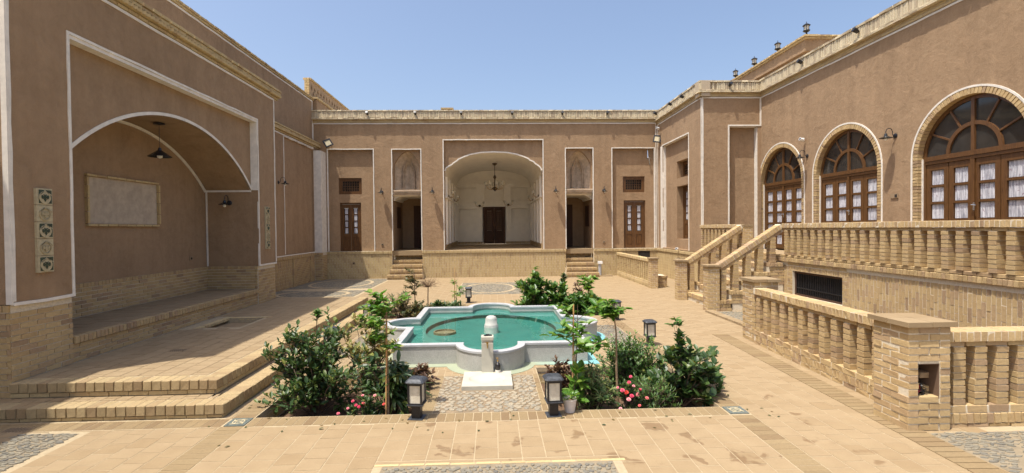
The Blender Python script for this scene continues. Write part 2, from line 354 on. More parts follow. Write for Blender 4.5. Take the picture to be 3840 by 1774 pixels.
def run_v(fr,u0,u1,v0,v1,W=.066,L=.21,p=.006,holes=(),dd=.05):
    out=[]; n=max(1,round((u1-u0)/W)); W=(u1-u0)/n
    for c in range(n):
        u=u0+c*W; y=v0-(L*.5 if c%2 else 0)-random.uniform(0,.02)
        while y<v1-.012:
            a=max(y,v0); b=min(y+L,v1); y+=L
            if b-a<.03 or inhole(u+W/2,(a+b)/2,holes): continue
            out.append(bm_(fr,u+J/2,u+W-J/2,a+J/2,b-J/2,-p-random.uniform(0,.003),dd))
    return out
def soldiers(fr,u0,u1,v0,v1,W=.066,p=.006,dd=.05,holes=()):
    n=max(1,round((u1-u0)/W)); W=(u1-u0)/n
    return [bm_(fr,u0+c*W+J/2,u0+(c+1)*W-J/2,v0+J/2,v1-J/2,-p-random.uniform(0,.003),dd) for c in range(n) if not inhole(u0+(c+.5)*W,(v0+v1)/2,holes)]
def rect(a,b,c,d): return [(a,c),(b,c),(b,d),(a,d)]
def arcp(cx,cy,r,a0,a1,n): return [(cx+r*math.cos(a0+(a1-a0)*i/n),cy+r*math.sin(a0+(a1-a0)*i/n)) for i in range(n+1)]
def copy_tree(o,loc=None,rz=None,label=None,parent=None):
    c=o.copy(); COL.objects.link(c); c.parent=parent
    if loc is not None: c.location=loc
    if rz is not None: c.rotation_euler[2]=rz
    if label: c['label']=label
    for ch in list(o.children): copy_tree(ch,parent=c)
    return c
# ================= LEFT BUILDING (vaulted recess) =================
def arc_wall(half,rise,cx,z0,n=36):
    r=(half*half+rise*rise)/(2*rise); a=math.asin(half/r); cz=z0+rise-r
    return [(cx+r*math.sin(-a+2*a*i/n),cz+r*math.cos(-a+2*a*i/n)) for i in range(n+1)]
def grille(parent,fr,u0,u1,v0,v1,d,nu,nv,mat='wood',t=.012,name='lattice'):
    m=MB(fr)
    for i in range(1,nu): u=u0+(u1-u0)*i/nu; m.box(u-t/2,u+t/2,v0,v1,d,d+.02)
    for i in range(1,nv): v=v0+(v1-v0)*i/nv; m.box(u0,u1,v-t/2,v+t/2,d+.003,d+.017)
    return m.build(name,mat,parent)
def sub(o,root):  # register sub-part location of root for children
    WL[o.name]=WL[root.name]; return o
LB=thing('vaulted_recess_building','mud-plastered building on the left with a deep arched recess and brick bench','building',(-5.25,5.58,0))
f=FLt(-5.25)
m=MB(f).slab([(5.58,1.17),(6.38,1.17),(6.38,4.42),(11.28,4.42),(11.28,1.17),(12.15,1.17),(12.15,5.12),(5.58,5.12)],[],0,.15); m.build('wall','plaster',LB)
ARC=arc_wall(2.45,1.04,8.83,2.85)
f2=FLt(-5.40)
m=MB(f2).slab(ARC+[(11.28,4.42),(6.38,4.42)],[],0,1.0); m.build('arch_wall','plaster',LB)
m=MB()
m.box(-6.9,-5.402,11.282,12.148,1.16,5.12); m.box(-6.9,-5.402,5.582,6.378,1.16,5.12)
m.box(-6.9,-5.45,6.38,11.28,4.42,5.12); m.build('pier','plaster',LB)
MB().box(-6.6,-6.40,6.3,11.36,.3,4.4).build('recess_back_wall','plaster',LB)
m=MB(); m.box(-7.1,-5.283,5.594,6.375,0,1.16); m.box(-7.1,-5.283,11.285,12.13,0,1.16); m.box(-6.45,-5.303,6.37,11.29,0,.56); m.box(-6.42,-6.387,6.38,11.28,.55,1.16)
m.box(-6.42,-5.345,11.268,11.284,.55,1.16); m.build('mortar_bed','mortar',LB)
m=MB(f)
T=.034
m.strip([(6.38,1.175),(6.38,4.42),(11.28,4.42),(11.28,1.175)],T,-.012,.02,side=1); m.strip([(5.585,1.19),(6.38,1.19)],.035,-.014,.02,side=-1); m.strip([(11.28,1.19),(12.145,1.19)],.035,-.014,.02,side=-1)
m.strip([(5.595,1.2),(5.595,5.10)],.032,-.013,.02); m.strip([(5.6,5.10),(12.125,5.10)],.04,-.015,.02); m.strip([(12.13,5.10),(12.13,1.2)],.035,-.013,.02)
m.box(6.38,11.28,4.372,4.419,.002,.149); m.box(6.382,6.40,2.9,4.37,.003,.15); m.box(11.262,11.279,2.86,4.37,.003,.149)
m.strip(ARC,.05,-.010,.03,f2,side=1)
AB=arc_wall(2.43,1.03,8.83,2.85); m.strip(AB,.05,-.01,.02,FLt(-6.385),side=-1)
m.box(11.25,11.279,2.82,2.86,.15,1.14); m.box(11.255,11.285,1.17,2.85,1.115,1.14)
m.box(5.56,5.582,1.17,5.1,-.01,.05)
m.build('white_trim','gypsum',LB)
br=[]
fb=FLt(-5.28)
br+=run_h(fb,5.585,6.375,.31,1.075)+soldiers(FLt(-5.30),5.585,6.375,1.08,1.165)
br+=run_h(fb,11.285,12.145,.0,1.075)+soldiers(FLt(-5.30),11.285,12.145,1.08,1.165)
br+=run_h(FB(5.59),-6.9,-5.285,.14,1.075)+soldiers(FB(5.575),-6.9,-5.285,1.08,1.165)
br+=run_h(FLt(-6.385),6.4,11.27,.65,1.085)+soldiers(FLt(-6.375),6.4,11.27,1.09,1.165,.075)
br+=run_h(FB(11.265),-6.38,-5.29,.65,1.085)+soldiers(FB(11.255),-6.38,-5.28,1.09,1.165,.075)
br+=run_h(FLt(-5.30),6.39,11.27,.31,.545)
emit(LB,'brick',br,P_BRICK,'brick',rest='brickwork',restproto=P_PLAIN)
emit(LB,'bench_edge_brick',soldiers(FLt(-5.265),6.39,11.27,.548,.645,.067,dd=.12),P_BRICK,'brick')
tl=[]
for i in range(24):
    for k in range(5):
        u=6.4+i*.203; tl.append(bm_(FG(.645),-6.375+k*.205,-6.375+k*.205+.197,u,u+.195,-.002,.03))
emit(LB,'bench_tile',tl,P_FLAT,'paver')
# cornice: white line, angled teeth, cap
def cornice(root,fr,u0,u1,z0,pr=.10,nm='cornice_brick',teeth=True):
    c=run_h(fr,u0,u1,z0+.0,z0+.055,p=.02)
    if teeth:
        n=int((u1-u0)/.09)
        for i in range(n):
            u=u0+(i+.5)*(u1-u0)/n; c.append(fr@Matrix.Translation((u,z0+.09,-.04))@Matrix.Rotation(R(38),4,'Y')@Matrix.Diagonal((.10,.052,.10,1)))
    c+=run_h(fr,u0,u1,z0+.12,z0+.18,p=pr-.02,dd=.1)+run_h(fr,u0,u1,z0+.18,z0+.24,p=pr,dd=.1)
    emit(root,nm,c,P_BRICK,'brick_pale',rest='cornice_brickwork',restproto=P_PLAIN)
cornice(LB,FLt(-5.25),5.5,12.38,5.13)
MB().box(-7.0,-5.26,5.5,12.3,5.121,5.36).build('roof','mortar',LB)
# niche panel, socket
m=MB(FLt(-6.40)); m.box(8.05,9.66,2.09,2.84,-.004,.02); m.build('stone_panel','stone_panel',LB)
fr_=[]
for (a,b,c,d,h) in ((8.0,9.7,2.84,2.885,1),(8.0,9.7,2.045,2.09,1),(8.0,8.05,2.09,2.84,0),(9.66,9.71,2.09,2.84,0)):
    fr_+= run_h(FLt(-6.40),a,b,c,d,p=.05,H=.05) if h else run_v(FLt(-6.40),a,b,c,d,W=.05,p=.05)
emit(LB,'panel_frame_brick',fr_,P_BRICK,'brick_pale')
# emblem tiles
def tile_panel(label,y0,z0,z1,w):
    t=thing('emblem_tile_panel',label,'tile panel',(-5.25,y0+w/2,z0)); f=FLt(-5.25); n=5; h=(z1-z0)/n
    for k in range(n):
        a=z0+k*h; dark=k%2==0
        b=MB(f).box(y0,y0+w,a+.003,a+h-.003,-.03,.01).build('tile','tile_cream',t); WL[b.name]=WL[t.name]
        ca,cz=y0+w/2,a+h/2; m=MB(f)
        if dark: MB(f).box(y0+.03,y0+w-.012,a+.02,a+h-.02,-.034,-.028).build('glaze','glaze_green',b); bg,fg='tile_cream','glaze_green'
        else: bg,fg='tile_cream','tile_line'
        r=h*.34
        c=MB(f).strip(arcp(ca,cz-.01,r,0,2*PI,24)[:-1],.012 if not dark else .014,-.040,-.032,closed=True)
        c.strip([(y0+.035,cz+.02),(ca,a+h-.028),(y0+w-.016,cz+.02)],.008,-.040,-.032); c.build('ring',bg if dark else fg,b)
        if dark: MB(f).slab(arcp(ca,cz-.01,r-.006,0,2*PI,20)[:-1],[],-.037,-.033).build('medallion','tile_cream',b)
        e=MB(f)
        for s in (-1,1):
            q=lambda x,y:(ca+s*x*r,cz-.01+y*r)
            for poly in ([(0,.3),(.12,.5),(.3,.55),(.34,.42),(.2,.36),(.14,.1),(.3,.2),(.5,.42),(.68,.35),(.72,0),(.6,-.25),(.5,-.05),(.42,-.3),(.32,-.1),(.15,-.2),(.3,-.45),(.12,-.42),(.08,-.7),(0,-.7)],):
                pp=[q(*p) for p in poly]; pp=pp if s>0 else pp[::-1]
                e.slab(pp,[],-.043,-.038,back=False)
        e.build('eagle_emblem',fg,b)
tile_panel('tall strip of five emblem tiles on the nearest pier of the left wall',5.86,1.49,2.47,.205)
tile_panel('strip of five emblem tiles on the pier beyond the arched recess',11.575,1.525,2.51,.20)
def socket(parent,fr,u,v,w=.09,h=.09):
    b=MB(fr).box(u-w/2,u+w/2,v-h/2,v+h/2,-.022,.01).build('socket','socket_box',parent); WL[b.name]=WL[parent.name]
    MB(fr).lathe([(.025,0),(.025,.004)],n=10,fr=fr@Matrix.Translation((u,v,-.027))).build('socket_hole','dark_void',b)
socket(LB,FLt(-6.40),10.68,1.38)
# ================= UPPER / SECOND LEFT WING =================
LW=thing('left_wing','tall plain mud-plastered wing rising behind the arched recess on the left','building',(-6.9,15,0))
MB().box(-7.6,-7.1,5.60,20.3,4.9,7.08).build('upper_wall','plaster',LW)
MB().box(-7.4,-6.62,-4,5.56,0,7.14).build('near_wall','plaster',LW)
m=MB(FLt(-6.88)).slab(rect(12.16,19.9,1.07,5.14),[rect(16.62,19.28,1.14,5.06)],0,.05); m.build('lower_wall','plaster',LW)
MB().box(-7.3,-6.931,12.16,20.0,1.0,5.14).build('panel_wall','plaster',LW)
MB().box(-7.3,-6.60,19.32,19.88,1.08,5.02).build('corner_pilaster','gypsum',LW)
m=MB(FLt(-7.1)); m.strip([(5.6,7.05),(19.9,7.05)],.045,-.015,.02); m.box(19.84,19.888,5.6,7.05,-.012,.02); m.build('upper_white_trim','gypsum',LW)
m=MB(FLt(-6.88)); m.strip([(12.15,5.11),(19.31,5.11)],.04,-.013,.02); m.strip([(16.62,1.16),(16.62,5.06),(19.3,5.06)],.035,-.013,.04,side=1); m.strip([(12.16,1.11),(19.31,1.11)],.035,-.014,.02)
m.build('white_trim','gypsum',LW)
cornice(LW,FLt(-6.88),12.16,19.9,5.15,nm='lower_cornice_brick')
c=run_h(FLt(-7.1),5.6,19.95,7.085,7.14,p=.04,dd=.2)+run_h(FLt(-7.1),5.6,19.95,7.14,7.20,p=.07,dd=.3)
emit(LW,'cornice_brick',c,P_BRICK,'brick_pale',cap=150,rest='cornice_brickwork')
m=MB(); m.box(-7.3,-6.903,12.1,20,0,1.05); m.box(-6.9,-6.603,19.328,19.88,0,1.08); m.box(-7.55,-7.12,5.6,20,7.08,7.18); m.build('mortar_bed','mortar',LW)
b=run_v(FLt(-6.90),12.2,17.2,.0,.98)+run_v(FLt(-6.90),18.95,19.33,0,.98)+soldiers(FLt(-6.87),12.2,19.33,.985,1.085,.075)
b+=run_v(FLt(-6.90),17.2,17.35,0,.98,W=.07,p=.04)+run_v(FLt(-6.90),18.8,18.95,0,.98,W=.07,p=.04)+run_h(FLt(-6.89),17.35,18.8,0,.98,holes=[])
b+=run_h(FB(19.325),-6.88,-6.6,0,.98)+run_h(FLt(-6.60),19.33,19.88,0,.98)+soldiers(FB(19.31),-6.88,-6.58,.985,1.085,.07)
emit(LW,'brick',b,P_BRICK,'brick',rest='brickwork',restproto=P_PLAIN)
# ================= BACK BUILDING =================
YB=19.9; FBk=FB(YB)
BB=thing('back_building','symmetrical mud-plastered building closing the far end with a big white vaulted hall','building',(0,YB,0))
DOORL=(-6.12,-5.28,1.09,3.04); WINL=(-6.15,-5.24,3.38,4.03); DOORR=(5.36,6.26,1.09,3.05); WINR=(5.33,6.23,3.38,4.03)
P=[(-6.56,-4.71,5.18),(-4.03,-2.83,5.17),(-1.98,2.07,5.54),(2.94,4.10,5.19),(4.83,6.62,5.19)]
m=MB(FBk).slab([(-6.9,1.1)]+sum([[(a,1.1),(a,t),(b,t),(b,1.1)] for a,b,t in P],[])+[(6.72,1.1),(6.72,6.2),(-7.12,6.2),(-7.12,1.1)],[],0,.13) ; m.build('wall','plaster',BB)
# recess backs
MB(FBk).slab(rect(-6.62,-4.65,1.1,5.25),[rect(*DOORL[:2],1.101,DOORL[3]),rect(*WINL)],.131,.40).build('recess_wall','plaster',BB)
MB(FBk).slab(rect(4.77,6.7,1.1,5.25),[rect(*DOORR[:2],1.101,DOORR[3]),rect(*WINR)],.131,.40).build('recess_wall','plaster',BB)
# iwan arch plane
AR=[(-1.94,4.30),(-1.88,4.43),(-1.78,4.50),(-1.635,4.577),(-1.60,4.62),(-1.44,4.72),(-1.38,4.78),(-1.14,4.89),(-.88,4.975),(-.48,5.05),(.06,5.075),(.6,5.05),(1.0,4.975),(1.26,4.89),(1.475,4.80),(1.53,4.74),(1.70,4.665),(1.75,4.60),(1.9,4.50),(1.98,4.42),(2.03,4.30)]
MB(FBk).slab([(-2.05,1.1)]+[(-1.94,1.1)]+AR+[(2.03,1.1),(2.13,1.1),(2.13,5.6),(-2.05,5.6)],[],.131,.45).build('hall_arch_wall','plaster',BB)
def trim_frame(m,a,b,t,w=.036):
    m.strip([(a,1.1),(a,t),(b,t),(b,1.1)],w,-.014,.03,side=-1); m.box(a+.001,b-.001,t-.022,t-.001,.03,.128); m.box(b-.012,b-.001,1.11,t-.02,.03,.128); m.box(a+.001,a+.012,1.11,t-.02,.03,.128)
m=MB(FBk)
for a,b,t in P: trim_frame(m,a,b,t)
m.strip([(-7.08,6.17),(6.66,6.17)],.04,-.015,.02); m.strip([(-7.08,6.17),(-7.08,1.1)],.03,-.013,.02); m.strip([(6.66,6.17),(6.66,1.1)],.035,-.013,.02)
m.strip(AR,.05,.115,.14,side=-1); m.build('white_trim','gypsum',BB)
# hall interior
YH=27.2
def hall():
    H=[]
    xa,xb=-1.97,2.07; cx=.05; hw=2.02; n=28
    prof=[]
    for i in range(n+1):
        t=PI-PI*i/n; c_,s_=math.cos(t),math.sin(t); prof.append((cx+hw*math.copysign(abs(c_)**.8,c_),4.15+.97*abs(s_)**.8))
    k=len(prof); vs=[(x,20.33,z) for x,z in prof]+[(x,YH,z) for x,z in prof]+[(x*1.06,20.33,z+.08) for x,z in prof]+[(x*1.06,YH,z+.08) for x,z in prof]
    MB().add(vs,[(i,i+1,i+1+k,i+k) for i in range(k-1)]+[(2*k+i,2*k+i+k,2*k+i+1+k,2*k+i+1) for i in range(k-1)]+[(i,i+2*k,i+1+2*k,i+1) for i in range(k-1)]).build('hall_vault','iwan_plaster',BB)
    for X,fr in ((xa,FLt(xa)),(xb,FRt(xb))):
        hs=[rect(y,y+.62,z0,z1) for y in (21.2,22.7,24.2,25.7) for z0,z1 in ((2.0,3.15),(3.45,4.08))]
        MB(fr).slab(rect(20.34,YH+.1,1.0,4.24),hs,0,.12).build('hall_side_wall','iwan_plaster',BB)
        for h in hs: MB(fr).box(h[0][0],h[1][0],h[0][1],h[2][1],.07,.075).build('hall_window_pane','window_glow',BB)
    m=MB(FB(YH)).slab([(-2.0,1.1)]+[(-.58,1.1),(-.58,3.15),(.72,3.15),(.72,1.1)]+[(2.1,1.1),(2.1,5.2),(-2.0,5.2)],[rect(-1.86,-.9,2.2,3.05),rect(-1.86,-.9,3.45,4.2),rect(-.45,.62,3.45,4.2),rect(1.0,1.95,2.2,3.05),rect(1.0,1.95,3.45,4.2)],0,.22)
    m.box(-2.0,2.1,1.1,5.2,.221,.3); m.build('hall_end_wall','iwan_plaster',BB)
    m=MB(FB(YH)); m.box(-1.96,2.06,3.28,3.33,-.06,0); m.box(-1.96,2.06,4.35,4.42,-.08,0); m.box(-.95,1.05,4.66,4.70,-.05,0); m.box(-1.2,1.3,4.56,4.59,-.05,0)
    for s,x in ((1,-1.97),(-1,2.07)):
        fr=FLt(x) if s>0 else FRt(x); m.box(20.35,YH-.02,3.24,3.30,-.10,0,fr)
        for y in (20.95,22.45,23.95,25.45,26.6): m.box(y,y+.12,1.3,4.15,-.07,0,fr)
    m.build('hall_moulding','iwan_plaster',BB)
    MB().box(-2.0,2.1,19.9,YH+.1,.9,1.095).build('hall_floor','paver',BB)
    c=soldiers(FB(YH-.03),-1.93,-.58,1.1,1.24)+soldiers(FB(YH-.03),.72,2.02,1.1,1.24)+run_h(FLt(-1.94),20.4,YH-.05,1.1,1.3)+run_h(FRt(2.04),20.4,YH-.05,1.1,1.3)
    emit(BB,'skirting_brick',c,P_PLAIN,'brick',cap=60,rest='skirting_brickwork')
hall()
def leaf_door(parent,fr,u0,u1,v0,v1,d,panes=4,gl='glass_dark',cur=True,wood='wood',pw=.42):
    D=MB(fr); fw=.055
    D.box(u0,u0+fw,v0,v1,d,d+.08); D.box(u1-fw,u1,v0,v1,d,d+.08); D.box(u0+fw,u1-fw,v1-fw,v1,d+.002,d+.078)
    D=D.build('double_door',wood,parent); WL[D.name]=WL[parent.name]
    um=(u0+u1)/2; a0,a1=u0+fw+.004,u1-fw-.004
    for l,(a,b) in enumerate(((a0,um-.004),(um+.004,a1))):
        pv0=v0+(v1-v0)*.36; pv1=v1-fw-.16; pa=a+(b-a)*.26; pb=b-(b-a)*.26
        m=MB(fr).slab(rect(a,b,v0+.01,v1-fw-.005),[rect(pa,pb,pv0,pv1),rect(pa-.02,pb+.02,v0+.14,pv0-.14)],d+.02,d+.06)
        m.box(pa+.01,pb-.01,v0+.18,pv0-.18,d+.026,d+.05); m.box(pa-.02,pb+.02,v0+.14,pv0-.14,d+.04,d+.055)
        m.build('leaf',wood,D)
        h=(pv1-pv0)/panes
        for k in range(panes):
            q0=pv0+k*h+.012; q1=pv0+(k+1)*h-.012
            MB(fr).box(pa,pb,q0,q1,d+.042,d+.047).build('pane',gl if not cur else 'glass_dark',D)
            if cur:
                c=MB(fr); n=8; 
                pts=[(pa+.03+(pb-pa-.06)*i/n,d+.036+.004*(i%2)) for i in range(n+1)]
                c.add([(x,q0+.01,y) for x,y in pts]+[(x,q1-.012,y) for x,y in pts],[(i,i+1,i+n+2,i+n+1) for i in range(n)]); c.build('curtain','curtain',D)
        m=MB(fr)
        for k in range(1,panes): m.box(pa,pb,pv0+k*h-.012,pv0+k*h+.012,d+.024,d+.056)
        m.build('glazing_bar',wood,D)
    return D
leaf_door(BB,FBk,*DOORL,.18); leaf_door(BB,FBk,*DOORR,.18)
def lat_window(parent,fr,u0,u1,v0,v1,d):
    w_=MB(fr).slab(rect(u0,u1,v0,v1),[rect(u0+.13,u1-.12,v0+.12,v1-.13)],d,d+.07).build('lattice_window','wood',parent); WL[w_.name]=WL[parent.name]
    MB(fr).box(u0+.1,u1-.1,v0+.1,v1-.1,d+.05,d+.055).build('pane','glass_dark',w_)
    grille(w_,fr,u0+.13,u1-.12,v0+.12,v1-.13,d+.02,7,4)
lat_window(BB,FBk,*WINL,.18); lat_window(BB,FBk,*WINR,.18)
HD=leaf_door(BB,FB(YH),-.53,.67,1.1,3.14,.02,1,gl='passage_brown',cur=False,wood='wood_dark')
for a in (-.40,.19): grille(HD,FB(YH),a,a+.32,1.9,2.95,.03,4,9,'wood_dark')
# passages with pointed niches above
def passage(a,b,s):
    m=MB(FBk); cx=(a+b)/2; w=(b-a)/2-.09
    sp=4.56; ap=5.09
    pts=[]
    for i in range(9):
        t=i/8; pts.append((cx-w+w*t, sp+(ap-sp)*(math.sin(t*PI/2)**.85*.86+.14*t)))
    arch=[(cx-w,3.55)]+pts+[(2*cx-x,y) for x,y in pts[-2::-1]]+[(cx+w,3.55)]
    m.slab(rect(a-.05,b+.05,3.42,5.25),[arch],.131,.30); m.build('niche_wall','plaster',BB)
    m=MB(FBk); n=10; prev=None
    # half-domed niche made of nested arches
    for j in range(7):
        k=1-.11*j; d0=.30+.07*j
        q=[(cx+(x-cx)*k,3.55+(y-3.55)*(1-.05*j)) for x,y in arch]
        if prev: m.add([(x,y,d0-.07) for x,y in prev]+[(x,y,d0) for x,y in q],[(i,i+1,i+1+len(q),i+len(q)) for i in range(len(q)-1)])
        prev=q
    m.slab([(x,y) for x,y in prev],[],.72,.74); m.build('pointed_niche','niche_mural',BB)
    m=MB(FBk)
    for k in (-.5,0,.5): m.strip([(cx+k*w*.9,3.6),(cx+k*w*.9,4.35),(cx+k*w*.45,4.7),(cx,4.95)],.02,.66-abs(k)*.3,.70)
    m.box(a+.01,b-.01,3.47,3.53,.02,.3); m.box(a+.03,b-.03,3.40,3.47,.06,.3); m.box(a+.05,b-.05,3.34,3.40,.10,.3); m.build('niche_sill','niche_mural',BB)
    MB().box(a-.1,a,20.03,25,1.0,3.4).build('passage_side_wall','plaster',BB); MB().box(b,b+.1,20.03,25,1.0,3.4).build('passage_side_wall','plaster',BB)
    MB().box(a,b,20.2,25,3.30,3.36).build('passage_ceiling','iwan_plaster',BB)
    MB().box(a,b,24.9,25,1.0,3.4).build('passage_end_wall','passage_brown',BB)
    m=MB(FB(22.2)); e=.5
    dx0,dx1=(a+e,b) if s>0 else (a,b-e)
    m.box(dx0,dx1,1.1,3.0,.0,.06); o=m.build('passage_door','wood_dark',BB)
    m=MB(FB(22.2)); m.box(a,b,3.0,3.3,.0,.1); m.box(*((a,dx0) if s>0 else (dx1,b)),1.1,3.0,0,.1); m.build('inner_wall','plaster',BB)
    m=MB(); cxx=(a if s>0 else b); 
    fr=FB(20.25); pr=[(0,3.30),(.0,3.12),(.06,3.12),(.10,3.2),(.22,3.25),(.34,3.30)]
    m.slab([((cxx+s*x),y) for x,y in pr],[],0,1.8,fr=FB(20.25)); m.build('vault_corner','gypsum',BB)
    # window recess in side wall
    fr=FRt(b-.001) if s<0 else FLt(a+.001)
    MB(fr).box(20.9,21.7,2.0,2.9,-.02,.0).build('side_shutter','wood_dark',BB)
    MB().box(a,b,20.02,25.0,.9,1.09).build('passage_floor','paver',BB)
passage(-4.03,-2.83,1); passage(2.94,4.10,-1)
# plinth, with stair slots
SL=[(-4.03,-2.84),(2.95,4.08)]
m=MB()
for a,b in ((-6.95,-4.04),(-2.83,2.94),(4.09,6.75)): m.box(a,b,YB-.027,20.4,0,1.09)
m.build('plinth_core','mortar',BB)
b=[]
for a,c in ((-6.6,-4.14),(-2.72,2.85),(4.2,6.7)): b+=run_v(FB(YB-.03),a,c,0,.98,holes=[(5.9,6.35,.6,1.0)])
for a,c in ((-4.14,-4.04),(-2.83,-2.72),(2.85,2.94),(4.09,4.2)): b+=run_h(FB(YB-.035),a,c,0,.98,L=.12)
for a,c in ((-6.62,-4.03),(-2.84,2.95),(4.08,6.7)): b+=soldiers(FB(YB-.06),a,c,.985,1.09,.068,dd=.1)
emit(BB,'brick',b,P_BRICK,'brick_pale',rest='brickwork',restproto=P_PLAIN)
MB().box(5.9,6.38,YB-.045,YB-.02,.72,.97).build('cellar_opening_shade','dark_void',BB)  # flat near-black plate; darkness inside the opening is painted
socket(BB,FB(YB-.04),-5.55,.62); socket(BB,FBk,-4.42,1.36); socket(BB,FBk,4.5,1.36)
# back stairs
def back_steps(x0,x1,label):
    t=thing('brick_steps',label,'steps',((x0+x1)/2,19.3,0))
    core=MB(); st=[]; tr=[]
    for k in range(6):
        y=19.22+k*.27; z=(k+1)*.182; e=.09 if k==0 else (.045 if k==1 else .0); a,b=x0-e,x1+e
        if y>19.8: a,b=x0+.01,x1-.01
        core.box(a+.004,b-.004,y+.032,y+.55,z-.182,z-.012)
        st+=soldiers(FB(y),a,b,z-.105,z,.068,dd=.12)+run_h(FB(y+.03),a,b,z-.182,z-.108,H=.07)
        for q in range(int((b-a)/.2)): w_=(b-a)/int((b-a)/.2); tr.append(bm_(FG(z),a+q*w_+.004,a+(q+1)*w_-.004,y+.12,y+.32,0,.03))
    core.build('step_core','mortar',t); emit(t,'step_brick',st,P_BRICK,'brick'); emit(t,'tread_tile',tr,P_FLAT,'paver')
back_steps(-4.03,-2.84,'brick steps up to the dark passage left of the white hall'); back_steps(2.95,4.08,'brick steps up to the dark passage right of the white hall')
# parapet generator
def parapet(root,fr,u0,u1,z,top,nm,skip=()):
    h=top-z; m=MB(fr); m.box(u0,u1,z,top-.02,-.03,.25); m.build(nm+'_core','mortar_grey',root)
    c=run_h(fr,u0,u1,z+.0,z+.11,H=.055,p=.035)
    emit(root,'eaves_brick',c,P_PLAIN,'brick_pale',cap=120,rest='eaves_brickwork')
    c=run_h(fr,u0,u1,z+.115,z+.16,H=.05,p=.135,dd=.1)+run_h(fr,u0,u1,z+.162,z+.205,H=.05,p=.115,dd=.1)
    n=round((u1-u0)/.07); W=(u1-u0)/n
    for i in range(n):
        a=u0+i*W
        if inhole(a+W/2,0,[(p,q,-1,1) for p,q in skip]): continue
        c.append(bm_(fr,a+.005,a+W-.005,z+.21,top-.07,-.07-random.uniform(0,.008),.05))
    c+=run_h(fr,u0,u1,top-.065,top,H=.06,p=.095,dd=.3,L=.2)
    emit(root,'parapet_brick',c,P_BRICK,'parapet_brick',rest='parapet_brickwork',restproto=P_PLAIN)
parapet(BB,FBk,-7.12,6.72,6.2,6.70,'parapet')
MB().box(-7.1,-4.2,20.03,26,5.6,6.2).build('roof','mortar_grey',BB); MB().box(4.2,6.7,20.03,26,5.6,6.2).build('roof','mortar_grey',BB)
m=MB(FB(22)); m.box(-2.2,-1.75,5.3,7.25,0,.4); m.box(-2.25,-1.7,7.25,7.31,-.04,.44); m.build('chimney','brick_pale',BB)
# perforated screen wall on the roof
SW=thing('perforated_screen_wall','brick screen wall pierced with cross-shaped holes on the far left roof corner','wall',(-7.3,20,6.7))
fs=FLt(-7.19); hol=[]
for i in range(15):
    for j in range(2):
        u=20.12+i*.36+(.18 if j else 0); v=7.46+j*.0; v=7.64 if j==0 else 7.42
        a=.035; hol.append([(u-a,v-.11),(u+a,v-.11),(u+a,v-.04),(u+2.2*a,v-.04),(u+2.2*a,v+.04),(u+a,v+.04),(u+a,v+.11),(u-a,v+.11),(u-a,v+.04),(u-2.2*a,v+.04),(u-2.2*a,v-.04),(u-a,v-.04)])
MB(fs).slab(rect(19.9,26,7.25,7.99),hol,0,.2).build('screen','brick',SW)
MB().box(-7.9,-6.95,20.0,26,6.7,7.16).build('base_wall','plaster',SW)
emit(SW,'ledge_brick',run_h(FLt(-6.9),19.93,26,7.16,7.24,p=.0,dd=.4,H=.08)+run_h(FLt(-7.15),19.9,26,7.92,7.99,p=.01,dd=.3,H=.07),P_PLAIN,'brick_pale',cap=60,rest='ledge_brickwork')
emit(SW,'brick',run_h(FB(19.88),-7.39,-7.19,7.2,7.98,p=.01),P_BRICK,'brick_pale')
# ================= RIGHT BUILDING =================
RB=thing('right_building','mud-plastered building on the right with three arched glazed doorways','building',(8.68,12,0))
fR=FRt(6.72); RW=(17.07,18.12,3.74,4.36); RD=(17.07,18.12,1.5,3.44)
MB(fR).slab(rect(15.66,19.9,1.1,6.10),[rect(16.7,19.28,1.14,5.14)],0,.13).build('inner_wall','plaster',RB)
MB(fR).slab(rect(16.6,19.4,1.1,5.2),[rect(*RW),rect(*RD)],.131,.5).build('recess_wall','plaster',RB)
leaf_door(RB,fR,*RD,.36); lat_window(RB,fR,*RW,.36)
m=MB(fR); m.strip([(16.7,1.12),(16.7,5.14),(19.28,5.14),(19.28,1.12)],.04,-.013,.03,side=1); m.box(19.262,19.279,1.12,5.13,.03,.129); m.box(16.71,19.26,5.12,5.139,.03,.129)
m.strip([(15.68,6.08),(19.86,6.08)],.04,-.014,.02); m.strip([(19.84,6.06),(19.84,1.12)],.03,-.013,.02); m.box(19.3,19.5,1.1,5.14,-.012,.02)
fBl=FB(15.65)
MB(fBl).slab([(6.732,1.1),(7.63,1.1),(7.63,5.17),(8.57,5.17),(8.57,1.1),(8.68,1.1),(8.68,6.10),(6.732,6.10)],[],0,.2).build('block_wall','plaster',RB)
MB().box(7.5,8.7,15.851,15.95,1.1,5.3).build('block_recess_wall','plaster',RB)
m.strip([(6.735,6.08),(8.665,6.08)],.04,-.015,.02,fBl); m.strip([(6.760,6.06),(6.760,1.1)],.045,-.014,.02,fBl)
m.strip([(7.63,1.1),(7.63,5.17),(8.67,5.17)],.045,-.014,.03,fBl,side=1); m.strip([(8.655,5.17),(8.655,6.06)],.05,-.013,.02,fBl); m.box(8.55,8.569,1.1,5.15,.03,.19,fBl); m.box(7.65,8.55,5.15,5.168,.03,.19,fBl)
m.box(15.64,15.672,1.1,6.08,-.012,.006,fR)
fA=FRt(8.68); CY=[14.62,11.88,8.72,5.6]; ZS=3.25
def arch_hole(c,r,z0,n=28): return [(c-r,z0)]+[(c+r*math.cos(PI-PI*i/n),ZS+r*math.sin(PI-PI*i/n)) for i in range(n+1)]+[(c+r,z0)]
out=[(2.5,.5)]
for c in CY[::-1]: out+=arch_hole(c,1.165,.5)
out+=[(15.849,.5),(15.849,6.10),(2.5,6.10)]
MB(fA).slab(out,[],0,.35).build('arched_wall','plaster',RB)
